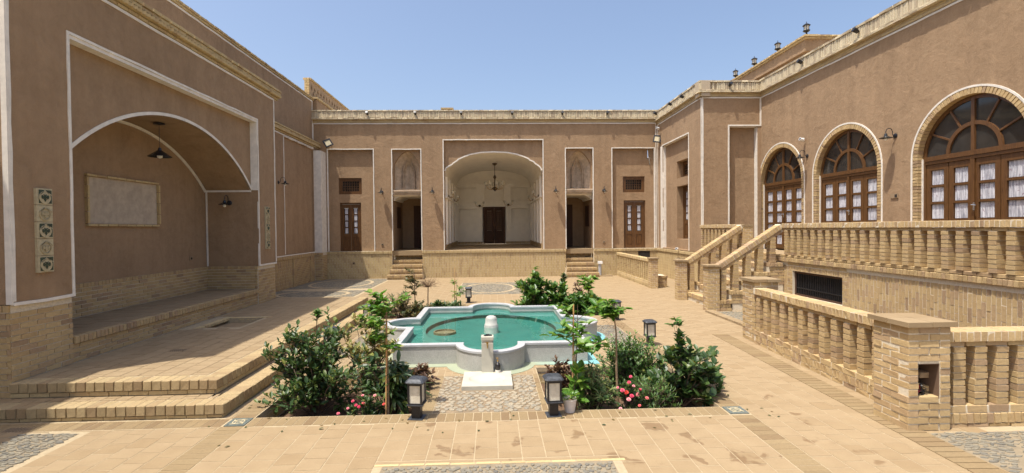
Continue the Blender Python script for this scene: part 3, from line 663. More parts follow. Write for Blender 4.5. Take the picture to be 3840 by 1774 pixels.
m.strip([(2.5,6.08),(15.64,6.08)],.04,-.014,.02,fA)
for c in CY:
    pts=[(c-1.19,1.2)]+[(c+1.19*math.cos(PI-PI*i/30),ZS+1.19*math.sin(PI-PI*i/30)) for i in range(31)]+[(c+1.19,1.2)]
    m.strip(pts,.036,-.012,.02,fA)
    for s in (-1,1): m.box(c+s*1.045-.014,c+s*1.045+.014,1.2,ZS+.02,.085,.14,fA)
m.build('white_trim','gypsum',RB)
ab=[]
for c in CY[:3]:
    n=50
    for i in range(n):
        a=PI*(i+.5)/n; ab.append(fA@Matrix.Translation((c+1.108*math.cos(a),ZS+1.108*math.sin(a),.10))@Matrix.Rotation(a,4,'Z')@Matrix.Diagonal((.112,PI*1.06/n-.005,.22,1)))
    for s in (-1,1):
        u=c+s*1.108; k=31
        for i in range(k): v=1.22+(ZS-1.22)*i/k; ab.append(bm_(fA,u-.056,u+.056,v+.004,v+(ZS-1.22)/k-.004,-.008,.21))
emit(RB,'arch_brick',ab,P_BRICK,'brick',rest='arch_brickwork',restproto=P_BRICK)
def arched_door(c,nm='arched_doorway'):
    fr=fA; d=.11; G='wood'
    D=MB(fr).slab([(c-1.048,1.22)]+arcp(c,ZS,1.048,PI,0,30)+[(c+1.048,1.22)],[[(c-.98,1.3)]+arcp(c,ZS,0.98,PI,0,30)+[(c+.98,1.3)]],d,d+.09).build(nm,G,RB); WL[D.name]=WL[RB.name]
    m=MB(fr); m.box(c-.98,c+.98,ZS-.04,ZS+.05,d-.03,d+.07); m.box(c-.98,c+.98,ZS-.10,ZS-.045,d-.015,d+.07)
    m.strip(arcp(c,ZS+.05,.50,PI,0,20),.07,d-.005,d+.05)
    m.box(c-.032,c+.032,ZS+.05,ZS+1.0,d-.01,d+.05)
    for a in (30,62,118,150): m.strip([(c+.51*math.cos(R(a)),ZS+.05+.51*math.sin(R(a))),(c+1.0*math.cos(R(a)),ZS+1.0*math.sin(R(a)))],.032,d,d+.045)
    m.build('fanlight_bar',G,D)
    MB(fr).slab([(c-1.0,ZS)]+arcp(c,ZS,1.0,PI,0,30)[1:-1]+[(c+1.0,ZS)],[],d+.03,d+.035).build('fanlight_pane','glass_dark',D)
    lw=1.96/4
    for l in range(4):
        a=c-.98+l*lw; b=a+lw; top=ZS-.105; hs=[]; rows=5; r0=1.36; rh=(top-.10-r0)/rows
        for k in range(rows): hs.append(rect(a+.1,b-.1,r0+k*rh+.022,r0+(k+1)*rh-.022))
        MB(fr).slab(rect(a+.006,b-.006,1.24,top),hs,d+.01,d+.055).build('leaf',G,D)
        for k,h in enumerate(hs):
            x0,x1,y0,y1=h[0][0],h[1][0],h[0][1],h[2][1]
            MB(fr).box(x0,x1,y0,y1,d+.046,d+.05).build('pane','glass_dark',D)
            q=MB(fr); n=12; pts=[(x0+.012+(x1-x0-.024)*i/n,d+.036+.007*(i%2)+.002*math.sin(i*2.3)) for i in range(n+1)]
            q.add([(x,y0+.006,y) for x,y in pts]+[(x,y1-.006,y) for x,y in pts],[(i,i+1,i+n+2,i+n+1) for i in range(n)]); q.build('curtain','curtain',D)
    m=MB(fr); m.box(c-1.0,c+1.0,1.22,1.25,d,d+.06); m.box(c-.04,c+.04,1.25,ZS-.1,d-.012,d+.0); m.build('meeting_stile',G,D)
    m=MB(fr); m.box(c-.05,c-.02,2.2,2.34,d-.02,d-.012); m.tube([(c-.035,2.3,d-.02),(c-.035,2.3,d-.06),(c-.11,2.29,d-.06)],.011,8); m.build('handle','steel',D)
for c in CY[:3]: arched_door(c)
MB(fA).box(CY[3]-1.17,CY[3]+1.17,1.2,ZS+1.17,.2,.25).build('arched_doorway_board','wood_dark',RB)
parapet(RB,FRt(6.72),15.55,19.9,6.11,6.62,'inner_parapet'); parapet(RB,FB(15.65),6.62,8.68,6.11,6.62,'block_parapet',skip=[(6.90,6.97),(7.0,7.06),(7.13,7.18)]); parapet(RB,FRt(8.68),2.5,15.6,6.11,6.64,'long_parapet')
MB().box(9.3,9.4,2.5,15.8,1.0,6.0).build('interior_dark_backing','dark_void',RB)  # dark backing added so no sky shows through gaps round the arches
MB().box(9.04,12,2.5,20,5.4,6.1).build('roof','mortar_grey',RB); MB().box(6.9,9,15.9,20,5.4,6.05).build('block_roof','mortar_grey',RB)
MB().box(6.693,8.7,15.70,20,0,1.08).build('plinth_core','mortar',RB)
b=run_v(FRt(6.69),15.68,19.86,0,.98,holes=[(16.3,17.9,.1,.76)])+soldiers(FRt(6.66),15.68,19.86,.985,1.09,.068,dd=.1)
emit(RB,'brick',b,P_BRICK,'brick_pale',rest='brickwork',restproto=P_PLAIN)
MB().box(6.676,6.69,16.3,17.9,.1,.74).build('cellar_opening_shade','dark_void',RB)  # flat near-black plate in place of the opening's shaded depth
m=MB(fA); o=m.box(10.24,10.44,2.52,2.62,-.02,.01).build('socket','socket_box',RB); WL[o.name]=WL[RB.name]; MB(fA).box(10.26,10.32,2.54,2.60,-.026,-.02).build('socket_hole','dark_void',o)
# tower behind
TW=thing('roof_pavilion','stepped mud-plastered roof pavilion with lanterns rising beyond the right parapet','building',(12,22,6))
MB().box(12.0,15.5,18.45,24.2,5.5,9.02).build('wall','plaster',TW)
m=MB(); m.box(11.86,15.6,18.3,24.4,8.55,9.0); m.box(11.93,15.5,19.6,20.1,7.2,8.3); m.build('overhang','plaster',TW)
m=MB(FRt(11.86)); 
for y in (19.4,21.2): m.box(y,y+1.2,7.4,8.2,.10,.139)
m.build('blind_opening','passage_brown',TW)
emit(TW,'cornice_brick',run_h(FRt(11.86),18.2,24.4,8.98,9.05,p=.06,dd=.3)+run_h(FRt(11.86),18.15,24.4,9.05,9.12,p=.12,dd=.4)+run_h(FB(18.3),11.8,15.6,8.98,9.05,p=.06,dd=.3)+run_h(FB(18.3),11.75,15.6,9.05,9.12,p=.12,dd=.4),P_PLAIN,'brick_pale',cap=80,rest='cornice_brickwork')
# ================= COURTYARD FLOOR =================
PX,PY=-.05,8.83
BEDS={'fl':(-2.50,-.88,5.22,6.85),'fr':(.58,2.43,5.22,6.85),'bl':(-2.50,-.75,10.85,12.48),'br':(.52,2.43,10.85,12.48)}
GF=MB(FG(0)).slab(rect(-9,8.75,-3,20.3),[rect(*b) for b in BEDS.values()]+[rect(4.66,6.72,4.85,7.95),arcp(PX,PY,1.24,0,2*PI,40)[:-1]],.002,.06).build('courtyard_floor','grout')
GF['kind']='structure'; WL[GF.name]=Vector((0,0,0))
g=MB(ID).box(-400,400,-400,400,-1.3,-1.25).build('ground','ground_far'); g['kind']='structure'
G=FG(0)
PAT=[rect(-4.9,-4.05,3.2,4.92)]
EX=[(-2.74,-2.50,-3,12.72),(2.43,2.66,-3,12.72),(-2.5,2.43,4.98,12.72),(-9,-2.74,4.98,12.5),(-6.9,-4.1,14.55,19.7),(-1.12,.88,14.6,17.8),(4.66,9,4.3,8.0),(5.0,6.7,8.0,11.1),(5.17,9,11.35,12.92),(4.98,5.2,15.3,19.9),(-4.16,-2.74,19.15,20),(2.85,4.2,19.15,20)]
tl=[]
def tile_fill(u0,u1,v0,v1,z=0,p=.205,ex=EX,out=None,fr=G,keep=None):
    out=tl if out is None else out
    n=max(1,round((u1-u0)/p)); W=(u1-u0)/n
    for i in range(n):
        a=u0+i*W; y=v0-(p*.5 if i%2 else 0)
        while y<v1-.01:
            q0,q1=max(y,v0),min(y+p,v1); y+=p
            if q1-q0<.02: continue
            c,d=a+W/2,(q0+q1)/2
            if inhole(c,d,ex) or (keep and not keep(c,d)): continue
            out.append(bm_(fr,a+.0045,a+W-.0045,q0+.0045,q1-.0045,-random.uniform(0,.0012),.03,j=.3))
def in_pebL(x,y): # fan-shaped pebble patch on the near left
    return -5.2<x<-4.02 and y<4.92 and (x< -4.02) and (y>4.0)
def notpatch(x,y):
    if x<-4.0 and y<4.95 and x+4.02< (y-4.9)*.04 and x>-4.62: return False
    if x>4.0 and y<4.42 and x>3.72+.5*(4.42-y)*.0+.33: return False
    return True
tile_fill(-7.2,-2.74,2.6,4.98,keep=notpatch); tile_fill(-2.5,-1.0,2.6,4.975); tile_fill(-1.0,1.05,4.16,4.975,ex=[]); tile_fill(1.05,2.43,2.6,4.975); tile_fill(2.66,4.62,2.6,12.72,keep=notpatch)
tile_fill(4.62,6.7,2.6,12.72,keep=notpatch); tile_fill(-6.9,6.7,12.72,19.86); tile_fill(-2.8,-2.74,4.98,12.7,ex=[])
emit(GF,'paver',tl,P_FLAT,'paver',rest='paving')
# brick bands set in the paving
bd=[]
def rungs(x0,x1,y0,y1,z=0,W=.068): # bricks laid across, stacked along Y
    n=round((y1-y0)/W); W=(y1-y0)/n
    for i in range(n): bd.append(bm_(FG(z),x0+.004,x1-.004,y0+i*W+.004,y0+(i+1)*W-.004,-random.uniform(0,.0015),.03,j=.3))
def posts(x0,x1,y0,y1,z=0,W=.095):
    n=round((x1-x0)/W); W=(x1-x0)/n
    for i in range(n): bd.append(bm_(FG(z),x0+i*W+.004,x0+(i+1)*W-.004,y0+.004,y1-.004,-random.uniform(0,.0015),.03,j=.3))
posts(-2.5,2.43,4.985,5.21); rungs(-2.738,-2.502,2.6,5.0,W=.1); rungs(2.433,2.658,2.6,4.97,W=.1); posts(-7.2,-2.74,4.99,5.2)
rungs(-2.738,-2.51,5.2,12.7,W=.1); rungs(2.433,2.658,5.2,12.7,W=.1); posts(-2.5,2.43,12.49,12.71)
posts(-.87,-.66,5.22,6.5,W=.21); rungs(-.87,-.66,5.3,6.6,W=.09) if False else None
rungs(-.875,-.665,5.23,6.55,W=.09); rungs(.51,.575,5.23,6.55,W=.2)
# slanting band beside the balustrade
n=56
for i in range(n):
    y=3.3+i*.098; x=3.90+(y-4.5)*.04
    if y<4.4 and x>4.3: continue
    bd.append(Matrix.Translation((x,y,-.008))@Matrix.Rotation(R(-2.3),4,'Z')@Matrix.Diagonal((.27,.088,.03,1)))
nb_=len(bd)
# herringbone-like brick paving round the pool
def inpool(x,y,m=.13):
    x-=PX;y-=PY; hw,hh,r=1.41+m,1.71+m,.49+m
    return (abs(x)<hw and abs(y)<hh) or (abs(x)>1.3 and (abs(x)-1.41)**2+y*y<r*r) or (abs(y)>1.6 and x*x+(abs(y)-1.71)**2<r*r)
REG=[(-2.5,2.43,6.86,10.84),(-.87,.57,6.55,6.86),(-.74,.51,10.84,12.48)]
for (a,b,c,d) in REG:
    x=a; r=0
    while x<b-.02:
        y=c-(.1 if r%2 else 0)
        while y<d-.02:
            y0,y1=max(y,c),min(y+.2,d); x1=min(x+.1,b); y+=.2
            cx,cy=(x+x1)/2,(y0+y1)/2
            if y1-y0<.03 or inpool(cx,cy,.10) or inhole(cx,cy,[(1.93,2.42,7.75,9.75),(-2.45,-1.98,7.75,9.75),(-.6,.45,11.0,12.4)]): continue
            bd.append(bm_(G,x+.004,x1-.004,y0+.004,y1-.004,-random.uniform(0,.0015),.03,j=.3))
        x+=.1; r+=1
posts(-1.0,1.05,4.10,4.15,W=.4)
emit(GF,'band_brick',bd[:nb_],P_FLAT,'band',rest='band_brickwork'); emit(GF,'ring_brick',bd[nb_:],P_FLAT,'paver',rest='ring_brickwork')
# stones
def poly_protos(n,seed):
    rg=random.Random(seed); out=[]
    for i in range(n):
        k=rg.choice((5,6,6,7)); an=sorted(2*PI*(j+rg.uniform(-.28,.28))/k for j in range(k)); rr=[rg.uniform(.40,.54) for _ in an]
        V=[(r*math.cos(a),r*math.sin(a),-.5) for a,r in zip(an,rr)]+[(r*math.cos(a)*.98,r*math.sin(a)*.98,.25) for a,r in zip(an,rr)]+[(r*math.cos(a)*.84,r*math.sin(a)*.84,.5) for a,r in zip(an,rr)]
        F=[list(range(2*k,3*k))]+[[j,(j+1)%k,k+(j+1)%k,k+j] for j in range(k)]+[[k+j,k+(j+1)%k,2*k+(j+1)%k,2*k+j] for j in range(k)]
        out.append((np.array(V),F))
    return out
P_STONE=poly_protos(10,3)
def stones(test,x0,x1,y0,y1,s,z=0.0015,h=.016,lim=1,asp=1.0,ang=0):
    out=[]; r=0; y=y0
    while y<y1:
        x=x0+(s*.5 if r%2 else 0)
        while x<x1:
            a=x+random.uniform(-.22,.22)*s; b=y+random.uniform(-.22,.22)*s
            if test(a,b):
                q=s*random.uniform(.72,1.14)
                out.append(Matrix.Translation((a,b,z))@Matrix.Rotation(random.uniform(0,2*PI) if asp==1 else random.gauss(ang,.3),4,'Z')@Matrix.Diagonal((q*asp,q/asp**.5,h*random.uniform(.7,1.2),1)))
            x+=s*(asp**.8)
        y+=s*.84; r+=1
    return out
def bed(pts,mat,z=.0005,name='stone_bed'):
    MB(FG(z)).slab(pts,[],0,.02).build(name,mat,GF)
front=lambda x,y:(-.64<x<.49 and 5.25<y<6.5) and not (-.43<x<.25 and y>5.88)
bed(rect(-.66,.505,5.225,6.53),'bed_mortar')
s1=stones(front,-.64,.5,5.25,6.5,.072)
emit(GF,'flagstone',s1,P_STONE,'flagstone',rest='flagstones')
s2=[]
bed(rect(-.93,.98,2.7,4.06),'bed_mortar_grey'); s2+=stones(lambda x,y:True,-.9,.96,3.5,4.04,.05)
rim=[]; 
for a in np.arange(-1.0,1.05,.21): rim.append(bm_(G,a+.003,a+.2,4.065,4.10,-.002,.03))
pl=[(-4.62,4.92),(-4.03,4.90),(-4.05,4.5),(-4.07,4.0),(-4.6,3.4),(-4.75,3.4),(-4.45,4.1),(-4.43,4.5)]
bed([(-4.62,4.93),(-4.03,4.91),(-4.06,3.2),(-5.4,3.2),(-5.4,4.6)],'bed_mortar_grey')
s2+=stones(lambda x,y: x> -4.60+.0*(y) and (x+4.95)**2+(y-4.05)**2>.42**2 and x<-4.04,-4.62,-4.04,3.3,4.9,.045,asp=1.7,ang=.2)
bed([(3.98,4.42),(6.9,4.42),(6.9,2.8),(4.1,2.8)],'bed_mortar_grey')
s2+=stones(lambda x,y: x>4.06+.0*y and not (abs(x-(4.9-(4.4-y)*1.05))<.03),4.05,6.2,3.5,4.4,.046,asp=1.9,ang=-.15)
for (a,b) in ((1.94,2.42),(-2.45,-1.98)):
    bed(rect(a,b,7.75,9.75),'bed_mortar_grey'); s2+=stones(lambda x,y:not inpool(x,y,.14),a+.03,b-.03,7.8,9.72,.055)
bed(rect(-.6,.45,11.0,12.4),'bed_mortar_grey'); s2+=stones(lambda x,y:not inpool(x,y,.14),-.57,.42,11.03,12.37,.055)
bed(rect(-6.88,-4.11,14.56,16.08),'bed_mortar_grey'); bed(rect(-6.88,-4.11,16.6,19.68),'bed_mortar_grey')
ell=lambda x,y,cx,cy,a,b,t:abs(math.hypot((x-cx)/a,(y-cy)/b)-1)>t
s2+=stones(lambda x,y: ell(x,y,-5.5,18.1,1.05,1.35,.07) ,-6.84,-4.14,16.63,19.65,.09)+stones(lambda x,y: ell(x,y,-5.5,15.2,1.05,.75,.1),-6.84,-4.14,14.6,16.05,.09)
bed(rect(-1.1,.86,14.62,17.78),'bed_mortar_grey'); s2+=stones(lambda x,y: ell(x,y,-.12,16.2,.8,1.3,.07),-1.06,.82,14.66,17.74,.09)
bed(rect(5.02,6.6,8.05,11.05),'bed_mortar_grey'); s2+=stones(lambda x,y:True,5.05,6.6,8.1,11.0,.08)
emit(GF,'pebble',s2,P_STONE,'pebble',rest='pebbles')
emit(GF,'edge_brick',rim,P_FLAT,'brick_pale')
m=MB(G)
for cx,cy,a,b in ((-5.5,18.1,1.05,1.35),(-5.5,15.2,1.05,.75),(-.12,16.2,.8,1.3)):
    m.strip([(cx+a*math.cos(t),cy+b*math.sin(t)) for t in [2*PI*i/48 for i in range(48)]],.11,-.008,.01,closed=True)
m.build('oval_band','grout',GF)
# kerb strip on the right
kb=[]
for i in range(30): kb.append(bm_(G,4.82,5.0,8.1+i*.099,8.1+i*.099+.09,-.045,.02))
emit(GF,'kerb_brick',kb,P_BRICK,'paver')
# decorative glazed floor tiles, drain grates
for (x,y,lb) in ((-2.61,5.10,'blue patterned floor tile at the left front corner of the garden'),(2.545,5.10,'blue patterned floor tile at the right front corner of the garden')):
    t=thing('glazed_floor_tile',lb,'floor tile',(x,y,0),'glazed corner tiles in the paving')
    MB(G).box(x-.1,x+.1,y-.1,y+.1,-.006,.01).build('tile_body','blue_tile',t)
    m=MB(G); m.strip(arcp(x,y,.055,0,2*PI,16)[:-1],.012,-.009,-.005,closed=True)
    for k in range(4): a=PI/4+k*PI/2; m.strip([(x+.03*math.cos(a),y+.03*math.sin(a)),(x+.055*math.cos(a+.5),y+.055*math.sin(a+.5)),(x+.085*math.cos(a),y+.085*math.sin(a))],.012,-.0095,-.005)
    m.strip([(x-.03,y),(x,y+.02),(x+.03,y),(x,y-.02)],.008,-.009,-.005,closed=True); m.build('scroll_pattern','tile_cream',t)
def grate(x,y,z,w,l,lb):
    t=thing('drain_grate',lb,'drain grate',(x,y,z)); MB(FG(z)).box(x-w,x+w,y-l,y+l,-.004,.02).build('frame','socket_box',t)
    m=MB(FG(z))
    for k in range(7): u=x-w+.02+k*(2*w-.04)/6; m.box(u-.006,u+.006,y-l+.01,y+l-.01,-.010,-.003)
    m.build('bar','bed_mortar',t)
grate(-4.72,5.03,0,.12,.06,'dark drain grate in the shaded paving before the lower left step')
# ---- garden beds
for k,(a,b,c,d) in BEDS.items():
    nm={'fl':'front left','fr':'front right','bl':'back left','br':'back right'}[k]
    t=thing('garden_bed','sunken brick-edged bed of brown soil, the %s of the four'%nm,'garden bed',((a+b)/2,(c+d)/2,-.26),'garden beds round the pool')
    n=14; m=MB()
    vs=[];fs=[]
    for i in range(n+1):
        for j in range(n+1): vs.append((a+(b-a)*i/n,c+(d-c)*j/n,-.21+random.uniform(-.025,.02)))
    for i in range(n):
        for j in range(n): q=i*(n+1)+j; fs.append((q,q+n+1,q+n+2,q+1))
    m.add(vs,fs); m.build('soil','soil',t,smooth=True)
    m=MB(); m.box(a-.1,a-.012,c-.1,d+.1,-.5,-.013); m.box(b+.012,b+.1,c-.1,d+.1,-.5,-.013); m.box(a-.011,b+.011,d+.012,d+.1,-.5,-.0135); m.box(a-.011,b+.011,c-.1,c-.012,-.5,-.0135); m.build('lining','mortar',t)
    br=run_h(FB(d+.01),a,b,-.26,-.015,p=.0,dd=.03)+run_h(FRt(b+.01),c,d,-.26,-.015,p=0,dd=.03)+run_h(FLt(a-.01),c,d,-.26,-.015,p=0,dd=.03)
    emit(t,'brick',br,P_BRICK,'brick_pale',cap=200,rest='brickwork')
# ================= LEFT PLATFORM =================
PF=thing('brick_platform','raised brick platform with two long steps below the arched recess','platform',(-4.1,8.8,0))
ZL,ZU=.145,.31
m=MB(FG(ZU)).slab(rect(-5.29,-3.09,5.57,12.14),[rect(-5.06,-4.34,8.57,9.47)],.0035,.31); m.box(-7.4,-2.847,5.247,5.60,.31-ZL+.0035,.31); m.box(-3.3,-2.847,5.5,12.5,.31-ZL+.0035,.309); m.build('platform_core','grout',PF)
MB().box(-5.06,-4.34,8.57,9.47,.1,.22).build('sunken_cover','paver',PF)
tp=[]
tile_fill(-5.27,-3.27,5.75,12.14,out=tp,fr=FG(ZU),ex=[(-5.2,-4.2,8.5,9.55)])
tile_fill(-3.2+.12,-3.03,5.4,12.45,out=tp,fr=FG(ZL),ex=[])
tile_fill(-7.2,-3.1,5.42,5.56,out=tp,fr=FG(ZL),ex=[],p=.14)
emit(PF,'tile',tp,P_FLAT,'paver',rest='tiling')
e=[];W=.0
def edge(fr,u0,u1,z,deep,fz):  # nosing bricks with front face on fr
    n=round((u1-u0)/.1); w_=(u1-u0)/n
    return [bm_(fr,u0+i*w_+.004,u0+(i+1)*w_-.004,z-.103,z,0,deep) for i in range(n)]
e+=edge(FB(5.54),-5.28,-3.06,ZU,.2,0); e+=edge(FRt(-3.06)@Matrix.Diagonal((1,1,-1,1)),5.56,12.15,ZU,.2,0)
emit(PF,'upper_nosing_brick',e,P_BRICK,'nosing')
e=edge(FB(5.22),-7.2,-2.82,ZL,.2,0)+edge(FRt(-2.82)@Matrix.Diagonal((1,1,-1,1)),5.24,12.5,ZL,.2,0)
emit(PF,'lower_nosing_brick',e,P_BRICK,'nosing')
e=run_h(FB(5.565),-5.28,-3.1,ZL+.005,ZU-.108,H=.06)+run_h(FLt(-3.085)@Matrix.Diagonal((1,1,1,1)),5.57,12.15,ZL+.005,ZU-.108,H=.06)
e+=run_h(FB(5.245),-7.2,-2.85,0,ZL-.107,H=.04)+run_h(FLt(-2.845),5.25,12.5,0,ZL-.107,H=.04)
emit(PF,'riser_brick',e,P_PLAIN,'brick_pale',cap=100,rest='riser_brickwork')
e=[bm_(FG(ZU),-5.08-.0,-4.98,8.5+i*.1,8.5+i*.1+.09,-.004,.04) for i in range(11)]+[bm_(FG(ZU),-5.0+i*.1,-5.0+i*.1+.09,9.47,9.56,-.004,.04) for i in range(8)]
emit(PF,'pit_edge_brick',e,P_BRICK,'brick_pale')
grate(-4.35,6.95,ZU,.10,.06,'small dark drain grate in the shaded upper platform')
# ================= TERRACE, STAIRS, BALUSTRADES =================
TR=thing('terrace','raised brick terrace with a barred cellar window in front of the arched doorways','terrace',(7.6,10,0))
fT=FRt(6.70); GW=(9.22,10.80,.40,.94)
MB(FRt(6.703)).slab(rect(3.0,15.62,-1.2,1.20),[rect(*GW)],0,.35).build('terrace_core','mortar',TR)
MB().box(7.06,8.66,3.0,15.62,-1.2,1.19).build('terrace_fill','mortar',TR)
b=run_v(fT,3.2,9.1,-.7,1.06,p=.0)+soldiers(fT,9.1,10.96,.94,1.05,.066,p=.0)+run_h(fT,9.08,9.22,-.5,.94,L=.14,p=.0)+run_h(fT,10.8,10.98,-.3,.94,L=.18,p=0)+run_v(fT,9.22,10.8,-.5,.40,p=0)+run_h(fT,9.1,10.98,1.055,1.12,p=0)+run_v(fT,10.98,15.6,0,1.06,p=0)
emit(TR,'wall_brick',b,P_BRICK,'brick',rest='wall_brickwork',restproto=P_PLAIN)
b=soldiers(FRt(6.66),3.2,15.6,1.13,1.225,.068,dd=.2); emit(TR,'ledge_brick',b,P_BRICK,'brick')
b=run_h(FRt(6.67),3.2,15.6,1.225,1.285,p=0,dd=.16); emit(TR,'upstand_brick',b,P_BRICK,'brick')
MB().box(6.7,8.66,3.2,15.6,1.201,1.215).build('terrace_floor','paver',TR)
gw=MB(fT); gw.box(GW[0],GW[1],GW[3]-.05,GW[3],.055,.10); gw.box(GW[0],GW[1],GW[2],GW[2]+.04,.055,.10); gw.box(GW[0],GW[0]+.05,GW[2]+.04,GW[3]-.05,.057,.10); gw.box(GW[1]-.05,GW[1],GW[2]+.04,GW[3]-.05,.057,.10)
gw=gw.build('barred_window','wood_dark',TR); MB(fT).box(*GW,.102,.11).build('pane','glass_dark',gw)
m=MB(fT)
for i in range(26): u=GW[0]+.06+i*(GW[1]-GW[0]-.12)/25; m.box(u-.009,u+.009,GW[2]+.04,GW[3]-.05,.062,.080)
m.box(GW[0]+.05,GW[1]-.05,.56,.58,.058,.083); m.build('bar','black_metal',gw)
WS=thing('light_well','sunken brick-lined light well between the low balustrade and the terrace','light well',(5.7,6.4,-1.2))
MB().box(4.5,6.76,4.8,8.1,-1.24,-1.2).build('well_floor','paver',WS)
m=MB(); m.box(4.4,4.655,4.7,8.1,-1.2,-.013); m.box(4.66,6.78,7.96,8.1,-1.2,-.013); m.box(4.66,6.78,4.7,4.84,-1.2,-.013); m.build('well_wall','brick_pale',WS)
# pier of real brick courses
def pier(x0,x1,y0,y1,z0,z1,skip=None,H=.0655,rz=0):
    out=[]; n=round((z1-z0)/H); H=(z1-z0)/n; q=.5
    for r in range(n):
        z=z0+r*H
        w=x1-x0; l=y1-y0
        xs=[x0,x0+w/2,x1] if r%2 else [x0,x0+w*.26,x0+w*.74,x1]
        ys=[y0,y0+l*.26,y0+l*.74,y1] if r%2 else [y0,y0+l/2,y1]
        for i in range(len(xs)-1):
            for j in range(len(ys)-1):
                if 0<i<len(xs)-2 and 0<j<len(ys)-2: continue
                a,b,c,d=xs[i],xs[i+1],ys[j],ys[j+1]
                if skip and skip((a+b)/2,(c+d)/2,z+H/2,a,b): 
                    continue
                out.append(Matrix.Translation(((a+b)/2+random.gauss(0,.001),(c+d)/2+random.gauss(0,.001),z+H/2))@Matrix.Rotation(random.gauss(0,.006),4,'Z')@Matrix.Diagonal((b-a-J*.8,d-c-J*.8,H-J,1)))
    return out
def make_pier(label,x0,x1,y0,y1,zt,cap=.05,ov=.035,niche=False):
    t=thing('brick_pier',label,'pier',((x0+x1)/2,(y0+y1)/2,0),'brick piers at the ends of balustrades')
    b=pier(x0,x1,y0,y1,0,zt)
    if niche:
        b=[m for m in b if not (.30<m.to_translation().z<.64 and m.to_translation().y<4.62 and 3.96<m.to_translation().x<4.235)]
        # side returns flush with the niche
        for k in (5,7,9):
            z=(k+.5)*zt/15; b.append(Matrix.Translation((3.937,4.52,z))@Matrix.Diagonal((.085,.11,.055,1))); b.append(Matrix.Translation((4.248,4.52,z))@Matrix.Diagonal((.09,.11,.055,1)))
        MB().slab([(x0+.009,y0+.009),(3.985,y0+.009),(3.985,y1-.14),(4.2,y1-.14),(4.2,y0+.009),(x1-.009,y0+.009),(x1-.009,y1-.009),(x0+.009,y1-.009)],[],0,zt-.01).build('mortar_core','mortar',t)
        MB().box(3.98,4.205,y0+.015,y1-.1,0,.30).box(3.98,4.205,y0+.015,y1-.1,.635,zt-.012).build('niche_sill','mortar',t)
        MB().box(3.986,4.199,4.70,4.752,.3,.635).build('niche_shade_back','passage_brown',t)  # dark brown colour stands in for shade at the back of the niche
        MB().box(3.986,3.992,4.48,4.70,.30,.635).box(4.193,4.199,4.48,4.70,.30,.635).box(3.992,4.193,4.48,4.70,.628,.6345).build('niche_shade_liner','passage_brown',t)  # dark liner: shade on the niche's brick sides and top, put into colour
    else: MB().box(x0+.009,x1-.009,y0+.009,y1-.009,0,zt-.005).build('mortar_core','mortar',t)
    emit(t,'brick',b,P_BRICK,'brick')
    w=(x1-x0)/2
    cp=[]
    for i in range(2):
        for j in range(2):
            a=x0-ov+i*(x1-x0+2*ov)/2; c=y0-ov+j*(y1-y0+2*ov)/2
            cp.append(bm_(ID,a+.002,a+(x1-x0+2*ov)/2-.002,c+.002,c+(y1-y0+2*ov)/2-.002,zt+.002,zt+cap))
    emit(t,'cap_slab',cp,P_FLAT,'paver')
    return t
make_pier('big near brick pier with a cable niche, nearest on the right',3.885,4.305,4.465,4.905,.985,.05,niche=True)
make_pier('brick pier at the far end of the near balustrade, beside the light well',4.35,4.76,8.05,8.47,1.01)
make_pier('front brick newel pier at the foot of the staircase',4.90,5.18,11.08,11.37,1.02,.045,.03)
make_pier('rear brick newel pier at the foot of the staircase',4.90,5.15,12.90,13.16,1.02,.045,.03)
make_pier('brick pier at the near end of the far cellar balustrade',4.98,5.22,15.42,15.68,.93,.045,.03)
make_pier('brick pier where the rear stair rail meets the terrace',6.66,6.92,12.88,13.16,1.94,.05,.01)
def baluster(parent,cx,cy,z0,z1,w,l,rz,mat='brick',H=.0655):
    n=max(1,round((z1-z0)/H)); H=(z1-z0)/n
    B=MB(Matrix.Translation((cx,cy,0))@Matrix.Rotation(rz,4,'Z')).box(-w*.44,w*.44,-l*.44,l*.44,z0,z1).build('baluster','mortar',parent); WL[B.name]=WL[parent.name]
    out=[]
    for r in range(n):
        z=z0+(r+.5)*H
        out.append(Matrix.Translation((cx+random.gauss(0,.0015),cy+random.gauss(0,.0015),z))@Matrix.Rotation(rz+random.gauss(0,.014),4,'Z')@Matrix.Diagonal((w*random.uniform(.985,1.015),l*random.uniform(.985,1.015),H-.011,1)))
    emit(B,'brick',out,P_STACK,mat)
